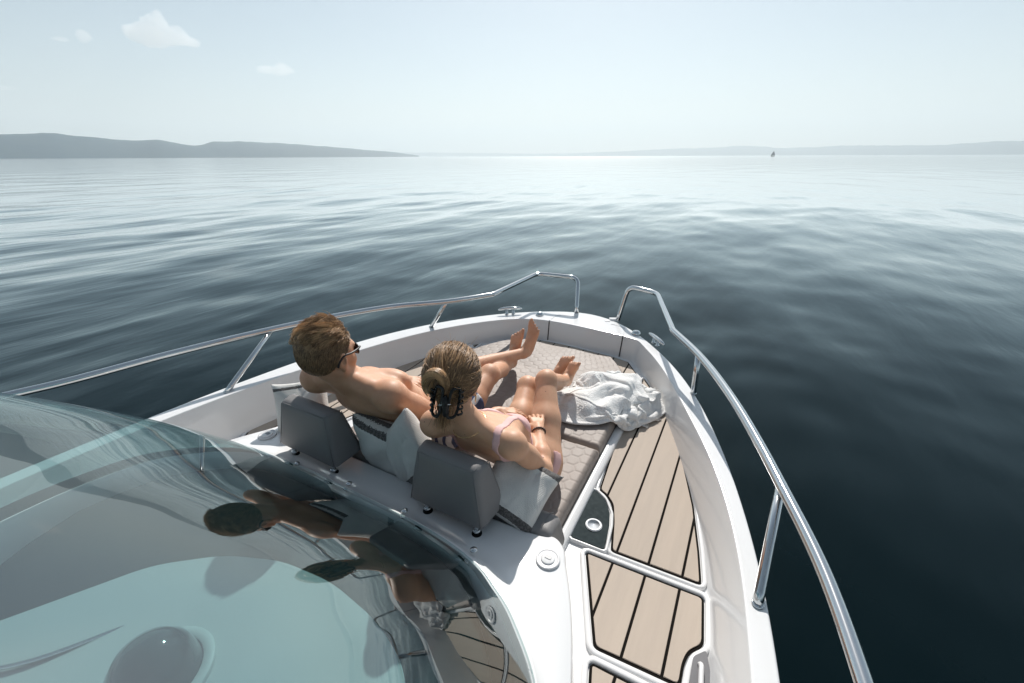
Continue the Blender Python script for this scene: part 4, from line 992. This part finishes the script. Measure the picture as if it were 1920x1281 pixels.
def build_man():
    root = empty('person', (-1.27, 1.46, .10))
    tag(root, 'bare-chested man with short brown hair and sunglasses lying back, ankles crossed', 'person', 'two people sunbathing on the bow')
    sk = skin_mat('skin_tan', (.64, .365, .235), (.54, .285, .172))
    Fd = Field((-1.86, .84, .07), (-.98, 2.56, 1.0))
    pel, neck = (-1.27, 1.455, .225), (-1.385, 1.05, .645)
    tp, T, A, L = torso_prims(pel, neck, (1, .10, .03), 1.0, False)
    shL, shR = np.array((-1.585, 1.055, .590)), np.array((-1.165, 1.080, .600)); nk = np.array(neck); ho = np.array((-1.402, 1.000, .765)); HS = 1.08
    for s_, o in ((shL, -1), (shR, 1)):
        tp += [C(nk-A[2]*.035, s_, .050, .050), EL(s_+np.array((0, .0, .004)), (.062, .064, .066), A), C(nk+np.array((0, -.012, .020)), s_*.6+nk*.4+np.array((0, -.018, .016)), .034, .034), C(s_*.55+T(o*.08, .04, .72)*.45, s_, .05, .045)]
    HA = frame((-.10, .99, -.05), (-.05, .06, 1)); hg, ears, HP = head_prims(ho, HA, HS)
    npr = [C(nk-A[2]*.02, HP(0, -.020, -.035), .056, .052), C(nk+A[0]*.035, HP(.036, -.02, -.05), .020, .016), C(nk-A[0]*.035, HP(-.036, -.02, -.05), .020, .016)]
    Fd.add(tp, .034, .03); Fd.add(npr, .012, .030); Fd.add(hg, .022, .02); Fd.add(ears, .006, .006)
    elL, wrL = np.array((-1.655, 1.29, .405)), np.array((-1.445, 1.432, .440)); elR, wrR = np.array((-1.105, 1.30, .385)), np.array((-1.17, 1.52, .365))
    Fd.add(arm_prims(shL, elL, wrL, 1.08), .03, .03); Fd.add(arm_prims(shR, elR, wrR, 1.08), .03, .03)
    hpL, hpR, knL, knR, anL, anR = (-1.365, 1.47, .205), (-1.175, 1.47, .205), (-1.355, 1.885, .330), (-1.190, 1.875, .325), (-1.195, 2.315, .285), (-1.275, 2.29, .205)
    Fd.add(leg_prims(hpL, knL, anL, 1.0), .03, .045); Fd.add(leg_prims(hpR, knR, anR, 1.0), .03, .02)
    for an, he, to, up, sd in ((anL, (-1.188, 2.375, .245), (-1.148, 2.425, .500), (-.05, -1, .25), -1), (anR, (-1.285, 2.345, .165), (-1.278, 2.415, .425), (.05, -1, .25), 1)):
        g, toes = foot_prims(an, he, to, up, 1.02, sd); Fd.add(g, .02, .02)
        for t_ in toes: Fd.add(t_, .006, .006)
    for w_, d_, n_, cu, sd in ((wrL, (.92, .36, -.12), (.1, -.1, 1), (.35, .38, .4, .42), 1), (wrR, (-.35, .9, -.1), (0, -.15, 1), (.35, .35, .4, .4), -1)):
        pr, G = hand_prims(w_, d_, n_, cu, sd, .10, 1.02); Fd.add(pr, .012, .012)
        for q in G: Fd.add(q, .005, .006)
    V, Q = Fd.mesh(); npobj('body', V, Q, sk, root)
    # swim shorts
    st = mat('shorts_cloth', (.55, .57, .60), .85, bump=.3, bscale=300); t = st.node_tree; b = t.nodes['Principled BSDF']
    tc = t.nodes.new('ShaderNodeTexCoord'); wv = t.nodes.new('ShaderNodeTexWave'); wv.bands_direction = 'X'; wv.inputs['Scale'].default_value = 9; rp = t.nodes.new('ShaderNodeValToRGB'); rp.color_ramp.interpolation = 'CONSTANT'
    rp.color_ramp.elements[0].color = (.60, .61, .62, 1); rp.color_ramp.elements[1].position = .62; rp.color_ramp.elements[1].color = (.06, .08, .16, 1)
    t.links.new(tc.outputs['Object'], wv.inputs['Vector']); t.links.new(wv.outputs['Fac'], rp.inputs[0]); t.links.new(rp.outputs[0], b.inputs['Base Color'])
    V, Q = Fd.cloth([EL(T(0, 0, .02), (.24, .19, .115), A), C((-1.365, 1.50, .23), (-1.36, 1.59, .25), .12, .12), C((-1.175, 1.50, .23), (-1.185, 1.585, .25), .12, .12)], .009, .03, rough=.003)
    npobj('swim_shorts', V, Q, st, root)
    # ---- hair
    hm = hair_mat('hair_brown', (.062, .030, .015), (.84, .54, .29))
    g = np.random.default_rng(5)
    def on(v, off=0.0): r_ = np.array((.077, .099, .090))+off; return np.c_[v[:, 0]*r_[0], v[:, 1]*r_[1]-.014, v[:, 2]*r_[2]+.030]
    def line(y): return np.interp(y, [-.13, -.10, -.06, -.03, .0, .022, .04, .06, .08], [-.078, -.072, -.058, -.020, .022, .020, .050, .072, .088])
    world = lambda p: ho+HS*(p @ HA)
    # cap underneath
    Fc = Field((-.11, -.15, -.10), (.11, .11, .16), .004); X, Y, Z = Fc.grid(tuple(slice(None) for _ in range(3)))
    thick = .003+.006*np.clip((Z-.03)/.06, 0, 1)
    k0 = np.sqrt((X/(.077+thick))**2+((Y+.014)/(.099+thick))**2+((Z-.03)/(.090+thick))**2)
    d = np.maximum((k0-1)*.09, (line(Y)-Z).astype(np.float32)*.8); Fc.F = d.astype(np.float32)
    V, Q = Fc.mesh(); parts = [(world(V), Q, np.full(len(V), .04))]
    v = scalp_points(14000, 1, 0)[:22000]; p = on(v); ok = p[:, 2] > line(p[:, 1])+.002; v, p = v[ok], p[ok]
    top = np.clip((p[:, 2]-.045)/.05, 0, 1)*np.clip((p[:, 1]+.115)/.06, 0, 1)
    # lengths: long on top, short on the sides and nape
    ln = .012+.050*top*(.6+.4*np.clip((p[:, 1]+.05)/.10, 0, 1))*g.uniform(.75, 1.1, len(p))
    n_ = v/np.array((.077, .099, .090)); n_ /= np.linalg.norm(n_, axis=1)[:, None]
    comb = np.stack([-.35+.25*np.sin(p[:, 1]*60), -.95+0*p[:, 0], -.1+0*p[:, 0]], 1)       # top swept back and a little aside
    down = np.stack([0*p[:, 0], -.35+0*p[:, 0], -1+0*p[:, 0]], 1)
    dirn = comb*top[:, None]+down*(1-top)[:, None]; dirn -= n_*(dirn*n_).sum(1)[:, None]; dirn /= np.linalg.norm(dirn, axis=1)[:, None]+1e-9
    lift = (.16+.90*top)[:, None]; K = 7; s_ = np.linspace(0, 1, K)
    # clumps pull neighbouring strands to a shared tip
    cl = g.integers(0, len(p), 260); aw = np.array((1.0, .30, .8)); pa = (p*aw).astype(np.float32); dd = ((pa[:, None]-pa[cl][None])**2).sum(2); near_ = cl[dd.argmin(1)]; dmin = np.sqrt(dd.min(1))
    jit = g.normal(0, .16, (len(p), 3)); D0 = dirn+jit*(.5+top[:, None]*.5)
    Lc = ln
    path = np.zeros((len(p), K, 3))
    for k in range(K):
        t_ = s_[k]; base = p+n_*.004
        own = base+D0*(Lc*t_)[:, None]+n_*lift*(Lc*(t_-.72*t_*t_))[:, None]
        path[:, k] = own
    for k in range(K):
        wgt = (.58*(s_[k]**1.2)*(.25+.75*top))[:, None]; path[:, k] = path[:, k]*(1-wgt)+(path[near_, k]+(p-p[near_])*np.array((.35, .9, .5)))*wgt
    # keep above the skull
    for k in range(K):
        q = path[:, k]-np.array((0, -.014, .030)); th_ = .0045+.006*np.clip(q[:, 2]/.06, 0, 1)+.0035*s_[k]; kk = np.sqrt((q[:, 0]/(.077+th_))**2+(q[:, 1]/(.099+th_))**2+(q[:, 2]/(.090+th_))**2); path[:, k] = np.array((0, -.014, .030))+q*np.maximum(1, 1.0/np.maximum(kk, 1e-3))[:, None]
    tone = np.clip(g.normal(.24, .15, len(p))+.34*top+.30*np.sin(near_*12.9)*(.15+.85*top), .01, 1)  # strands paler on top, sunlight put into the hair tone
    parts.append(strands(None, world(path.reshape(-1, 3)).reshape(path.shape), np.where(top > .2, .0013, .0010), tone))
    hair_obj(parts, hm, root)
    sunglasses(HP, HA, root, HS)
    # wrist watch on the left arm
    ax = nrm(wrL-elL); st_ = mat('watch_steel_gold', (.55, .45, .26), .25, metal=1.0, bump=.5, bscale=90, bdist=.002); wc = wrL-ax*.018
    u_ = nrm(np.cross(ax, (0, 0, 1))); w_ = np.cross(u_, ax)
    cs = [np.array([wc+ax*o+(u_*math.cos(a)*(.0325)+w_*math.sin(a)*(.029))*r_ for a in np.linspace(0, 2*math.pi, 28, endpoint=False)]) for o, r_ in ((-.009, 1.0), (-.009, 1.09), (.009, 1.09), (.009, 1.0))]
    Vw, Fw = loft(cs+[cs[0]], closed=True); wt = mobj('wrist_watch', Vw, Fw, st_, root)
    disc('watch_case', tuple(wc+w_*.031), [(.016, -.004), (.0175, 0), (.017, .005), (.014, .007), (.001, .007)], M['steel'], wt, n=24, tilt=Matrix((u_, np.cross(w_, u_), w_)).transposed())
build_man()

# ------------------------------------------------------------------ the woman
def build_woman():
    root = empty('person', (-.72, 1.47, .10))
    tag(root, 'woman in a pale pink swimsuit, brown hair pinned up with a black claw clip', 'person', 'two people sunbathing on the bow')
    sk = skin_mat('skin_gold', (.66, .385, .248), (.57, .305, .185))
    Fd = Field((-1.10, .88, .07), (-.42, 2.40, .96))
    pel, neck = (-.725, 1.475, .205), (-.775, 1.085, .590)
    tp, T, A, L = torso_prims(pel, neck, (1, .16, -.08), 1.0, True)
    shL, shR = np.array((-.925, 1.055, .565)), np.array((-.615, 1.110, .540)); nk = np.array(neck); ho = np.array((-.842, 1.080, .765))
    for s_, o in ((shL, -1), (shR, 1)):
        tp += [C(nk-A[2]*.03, s_, .036, .038), EL(s_, (.046, .047, .050), A), C(nk+np.array((0, -.012, .03)), s_*.6+nk*.4+np.array((0, -.012, .010)), .026, .028), C(T(o*.08, .03, .74), s_, .045, .036)]
    HA = frame((-.42, .90, -.10), (.05, .10, 1)); hg, ears, HP = head_prims(ho, HA, 1.04, True)
    tp += [C(nk-A[2]*.01, HP(0, -.025, -.04), .042, .043)]
    Fd.add(tp, .034, .03); Fd.add(hg, .022, .02); Fd.add(ears, .006, .006)
    elL, wrL = np.array((-.985, 1.285, .390)), np.array((-.905, 1.495, .375)); elR, wrR = np.array((-.562, 1.275, .330)), np.array((-.672, 1.455, .372))
    Fd.add(arm_prims(shL, elL, wrL, .80), .03, .025); Fd.add(arm_prims(shR, elR, wrR, .84), .03, .025)
    hpL, hpR, knL, knR, anL, anR = (-.815, 1.485, .195), (-.640, 1.47, .198), (-.925, 1.84, .335), (-.785, 1.78, .436), (-.915, 2.17, .225), (-.812, 2.135, .262)
    Fd.add(leg_prims(hpL, knL, anL, .92), .03, .045); Fd.add(leg_prims(hpR, knR, anR, .92), .03, .02)
    for an, he, to, up, sd in ((anL, (-.925, 2.225, .175), (-.828, 2.262, .392), (-.3, -1, .5), 1), (anR, (-.822, 2.190, .205), (-.760, 2.190, .395), (-.55, -.9, .3), 1)):
        g, toes = foot_prims(an, he, to, up, .9, sd); Fd.add(g, .02, .02)
        for t_ in toes: Fd.add(t_, .006, .006)
    for w_, d_, n_, cu, sd in ((wrL, (.85, .50, -.02), (-.1, .1, 1), (.40, .45, .5, .5), 1), (wrR, (-.50, .80, .10), (.25, -.25, .95), (.55, .50, .40, .30), -1)):
        pr, G = hand_prims(w_, d_, n_, cu, sd, .15, .90); Fd.add(pr, .012, .012)
        for q in G: Fd.add(q, .005, .005)
    V, Q = Fd.mesh(); npobj('body', V, Q, sk, root)
    # pale pink swimsuit
    pk = mat('pink_cloth', (.74, .46, .44), .75, bump=.25, bscale=420, bdist=.0008, var=.06, vscale=12)
    reg = []
    for o in (-1, 1):
        pts = [T(o*.085, -.10, .42), T(o*.098, -.115, .58), T(o*.108, -.105, .74), T(o*.112, -.07, .88), T(o*.112, -.01, .985), T(o*.108, .05, .93), T(o*.095, .10, .80), T(o*.080, .13, .70)]
        pts = [Fd.snap(q) for q in crom(pts, 3)]; V, Q = Fd.cloth([C(a, b_, .0135, .0135) for a, b_ in zip(pts[:-1], pts[1:])], .0042, .004); npobj('shoulder_strap', V, Q, pk, root)
    reg = [EL(T(o*.066, .080, .59), (.062, .060, .056), A) for o in (-1, 1)]+[EL(T(0, 0, .47), (.19, .16, .022), A)]
    V, Q = Fd.cloth(reg, .0045, .02); npobj('swimsuit_top', V, Q, pk, root)
    V, Q = Fd.cloth([EL(T(0, 0, .05), (.21, .18, .030), A), EL(T(0, .06, -.03), (.085, .13, .075), A), EL(T(0, -.07, -.03), (.12, .10, .085), A)], .0045, .015, sub=(C((-.672, 1.545, .255), knR, .112), C((-.835, 1.56, .235), knL, .112)))
    npobj('swimsuit_bottom', V, Q, pk, root)
    # ---- hair
    hm = hair_mat('hair_darkblond', (.062, .029, .014), (.82, .50, .25)); S = 1.04
    g = np.random.default_rng(9); world = lambda p: ho+S*(p @ HA); RAD = np.array((.077, .099, .090)); OC = np.array((0, -.014, .030))
    def line(y): return np.interp(y, [-.13, -.10, -.06, -.03, .0, .022, .04, .06, .08, .1], [-.085, -.082, -.072, -.050, .004, .012, .030, .052, .074, .09])
    Fc = Field((-.11, -.15, -.11), (.11, .11, .16), .004); X, Y, Z = Fc.grid(tuple(slice(None) for _ in range(3)))
    k0 = np.sqrt((X/(.077+.007))**2+((Y+.014)/(.099+.010))**2+((Z-.03)/(.090+.009))**2)
    Fc.F = np.maximum((k0-1)*.09, (line(Y)-Z).astype(np.float32)*.8).astype(np.float32)
    V, Q = Fc.mesh(); parts = [(world(V), Q, np.full(len(V), .06))]
    # swept back to the clip at the back of the head
    v = scalp_points(12000, 2, 0)[:17000]; p = v*RAD+OC; ok = p[:, 2] > line(p[:, 1])+.001; v = v[ok]; N = len(v); K = 12
    G = np.stack([g.normal(-.02, .10, N), np.full(N, -1.0), g.normal(-.18, .22, N)], 1); G /= np.linalg.norm(G, axis=1)[:, None]
    path = np.zeros((N, K, 3)); lay = g.uniform(.008, .017, N); part_ = np.clip(v[:, 2], 0, 1)
    om = np.arccos(np.clip((v*G).sum(1), -1, 1))[:, None]; wav = g.uniform(0, 6.3, N); lock = np.round(np.arctan2(v[:, 0], v[:, 2]+.2)*9)
    for k in range(K):
        t_ = k/(K-1)*.97; q = (np.sin((1-t_)*om)*v+np.sin(t_*om)*G)/np.maximum(np.sin(om), 1e-3)
        r_ = lay*(.45+.55*math.sin(math.pi*min(t_+.12, 1)))+.006*np.sin(lock*2.4)*math.sin(math.pi*t_)+.0015*np.sin(9*t_+wav)
        n_ = q/RAD; n_ /= np.linalg.norm(n_, axis=1)[:, None]
        path[:, k] = q*RAD+OC+n_*r_[:, None]
        path[:, k, 0] += .004*np.sin(5*t_+lock*1.7)
    tone = np.clip(g.normal(.26, .14, N)+.16*np.sin(lock*3.1)+.10*part_, .02, 1)
    parts.append(strands(None, world(path.reshape(-1, 3)).reshape(path.shape), np.full(N, .0015), tone))
    # the twist that loops up above the clip, and the loose ends below it
    N = 1500; K = 16; th = np.linspace(-.5, 1.15*math.pi, K); ph, rr_ = g.uniform(0, 6.3, N), .019*np.sqrt(g.random(N)); path = np.zeros((N, K, 3)); jt = g.normal(0, .14, N)
    for k in range(K):
        a = th[k]+jt; R0 = .033
        cx_ = -.030-R0*np.cos(a)*.9; cz_ = .030+R0*np.sin(a)*1.25; cyy = -.118-.012*np.sin(a)
        tw = ph+2.2*k/K
        path[:, k] = np.stack([cx_-rr_*np.cos(tw)*np.cos(a), cyy-rr_*np.sin(tw)*1.15, cz_+rr_*np.cos(tw)*np.sin(a)*.9], 1)
    tone = np.clip(g.normal(.52, .2, N)+.2*np.sin(ph*3), .05, 1); parts.append(strands(None, world(path.reshape(-1, 3)).reshape(path.shape), np.full(N, .0014), tone))
    N = 420; K = 10; path = np.zeros((N, K, 3)); r1 = g.normal(0, 1, (N, 2)); fl = g.normal(0, 1, (N, 2)); ln = g.uniform(.6, 1.15, N)
    for k in range(K):
        t_ = k/(K-1); path[:, k] = np.stack([.000+.013*r1[:, 0]*(1-.4*t_)+.012*fl[:, 0]*t_*t_-.012*t_, -.115+.010*r1[:, 1]+.012*fl[:, 1]*t_*t_-.020*t_+.040*t_*t_, -.015-.115*t_*ln], 1)
    parts.append(strands(None, world(path.reshape(-1, 3)).reshape(path.shape), np.full(N, .0012), np.clip(g.normal(.36, .15, N), .03, 1)))
    # flyaways
    N = 150; v = scalp_points(N, 4, 0)[:N]; v[:, 2] = np.abs(v[:, 2])*.8-.25*(g.random(N) < .4); v /= np.linalg.norm(v, axis=1)[:, None]; K = 7; path = np.zeros((N, K, 3)); dr = g.normal(0, 1, (N, 3)); dr[:, 1] -= .8
    for k in range(K):
        t_ = k/(K-1); path[:, k] = v*RAD*(1.10+.10*t_*(1-.4*t_))+OC+dr*.022*t_
    p0 = path[:, 0]; ok = p0[:, 2] > line(p0[:, 1]); path = path[ok]
    parts.append(strands(None, world(path.reshape(-1, 3)).reshape(path.shape), np.full(len(path), .0005), np.full(len(path), .7)))
    hair_obj(parts, hm, root)
    # ---- black claw clip
    W = lambda x, y, z: HP(x, y, z); ck = M['black']
    cl = tube('hair_clip', [W(.004, -.150, .006), W(.006, -.152, -.014), W(.008, -.150, -.040), W(.008, -.146, -.062)], [.009, .012, .012, .009], ck, root, 10)
    for sx in (-1, 1):
        ax_ = .006; lp = []
        for k in range(29):
            a = 2*math.pi*k/28; ca, sa = math.cos(a), math.sin(a); q = lambda v_: math.copysign(abs(v_)**.6, v_)
            xx = ax_+sx*(.026+.015*q(ca)); zz = -.018+.052*q(sa); yy = -.150+.020*((xx-ax_)/.04)**2-.002
            lp.append(W(xx+.006*(zz+.018)/.05, yy, zz))
        tube('jaw', lp, .0052, ck, cl, 8)
        for k in range(5):
            z_ = .018-.019*k; tube('tooth', crom([W(ax_+sx*.040, -.142, z_), W(ax_+sx*.052, -.122, z_-.003), W(ax_+sx*.046, -.104, z_-.004)], 4), [.0042]*4+[.003]*5, ck, cl, 7)
    tube('spring_pin', [W(-.014, -.156, -.024), W(.026, -.156, -.016)], .0016, M['steel'], cl, 6)
    sunglasses(HP, HA, root, 1.04, (.05, .018, .012), (.03, .015, .012))
    gold = mat('gold', (.72, .50, .24), .25, metal=1.0)
    for sx in (-1, 1):
        tube('earring', [HP(sx*.084, -.004+.011*math.cos(a), -.060+.013*math.sin(a)) for a in np.linspace(0, 2*math.pi, 20)], .0013, gold, root, 6)
    # bead bracelet on the near wrist, thin chain round the neck
    ax = nrm(wrR-elR); u_ = nrm(np.cross(ax, (0, 0, 1))); w_ = np.cross(u_, ax); wc = wrR-ax*.012; bd = mat('brown_beads', (.06, .028, .018), .35)
    Vb, Fb = [], []
    bm = bmesh.new()
    for k in range(20):
        a = 2*math.pi*k/20; c_ = wc+(u_*math.cos(a)+w_*math.sin(a))*.0285
        bmesh.ops.create_icosphere(bm, subdivisions=2, radius=.0052, matrix=Matrix.Translation(Vector(c_)))
    bmobj('bracelet', bm, bd, root, smooth=True)
    tube('necklace', [nk+A[2]*.012+(A[0]*math.cos(a)*.060+A[1]*math.sin(a)*.058)+A[2]*(-.030*math.sin(a)) for a in np.linspace(0, 2*math.pi, 40)], .0011, gold, root, 5)
build_woman()
# ------------------------------------------------------------------ clouds, well above the haze
def build_cloud(az, el, dist, blobs, label, dens, seed, amp=.030):
    Fd = Field((-.45, -.2, -.2), (.45, .2, .28), .009)
    Fd.add([EL(np.array(c), r) for c, r in blobs], .05, 0)
    V, Q = Fd.mesh(); c = V.mean(0)
    cen = Vector((math.sin(R(az))*dist*math.cos(R(el)), math.cos(R(az))*dist*math.cos(R(el)), 1.5+dist*math.sin(R(el))))
    rt = np.array((math.cos(R(az)), -math.sin(R(az)), 0)); fw = np.array((math.sin(R(az)), math.cos(R(az)), 0)); sc_ = 1000*dist/5000.0
    W = []
    for p in V:
        d = Vector(p-c); q = Vector(p)+Vector((seed, 0, 0)); k = mnoise.fractal(q*11, .9, 2.1, 5)*amp+mnoise.fractal(q*4, .9, 2.1, 3)*amp*1.1
        W.append(p+np.array(d.normalized())*k)
    W = np.array(W); Wd = np.array(cen)+(W[:, :1]*rt+W[:, 1:2]*fw+W[:, 2:]*np.array((0, 0, 1)))*sc_
    m = bpy.data.materials.new('cloud_vapour'); m.use_nodes = True; t = m.node_tree
    for n in list(t.nodes): t.nodes.remove(n)
    o = t.nodes.new('ShaderNodeOutputMaterial'); v = t.nodes.new('ShaderNodeVolumePrincipled'); v.inputs['Color'].default_value = (1, 1, 1, 1)
    v.inputs['Density'].default_value = dens*5000/dist; v.inputs['Anisotropy'].default_value = .3; t.links.new(v.outputs[0], o.inputs['Volume'])
    tag(npobj('cloud', Wd, Q, m), label, 'cloud', 'small summer clouds')
build_cloud(-63.4, 10.0, 7000, [((-.05, 0, .02), (.13, .09, .075)), ((-.02, 0, .09), (.075, .06, .06)), ((.01, 0, .135), (.045, .045, .04)), ((.08, 0, .05), (.10, .07, .06)), ((.17, 0, -.005), (.10, .06, .035)), ((.06, 0, .0), (.17, .08, .035)), ((-.16, 0, .02), (.06, .05, .03))], 'largest white cloud with a peaked top, high on the left', .0075, 1.0, .036)
build_cloud(-54.2, 8.25, 8600, [((-.06, 0, 0), (.09, .05, .026)), ((.06, 0, .02), (.055, .045, .042)), ((.02, 0, -.005), (.13, .05, .018))], 'small low cloud right of the largest cloud', .0075, 5.0, .022)
build_cloud(-68.7, 9.5, 7600, [((0, 0, 0), (.045, .04, .030)), ((.02, 0, .01), (.03, .03, .028))], 'tiny wispy cloud just left of the largest cloud', .006, 9.0, .020)
build_cloud(-70.4, 9.05, 7800, [((0, 0, 0), (.055, .04, .014))], 'thin cloud wisp farthest left of the largest cloud', .005, 13.0, .012)
build_cloud(-75.2, 5.2, 13500, [((0, 0, 0), (.12, .05, .016)), ((-.08, 0, .012), (.06, .04, .014))], 'flat faint cloud low at the left edge above the hills', .004, 17.0, .012)
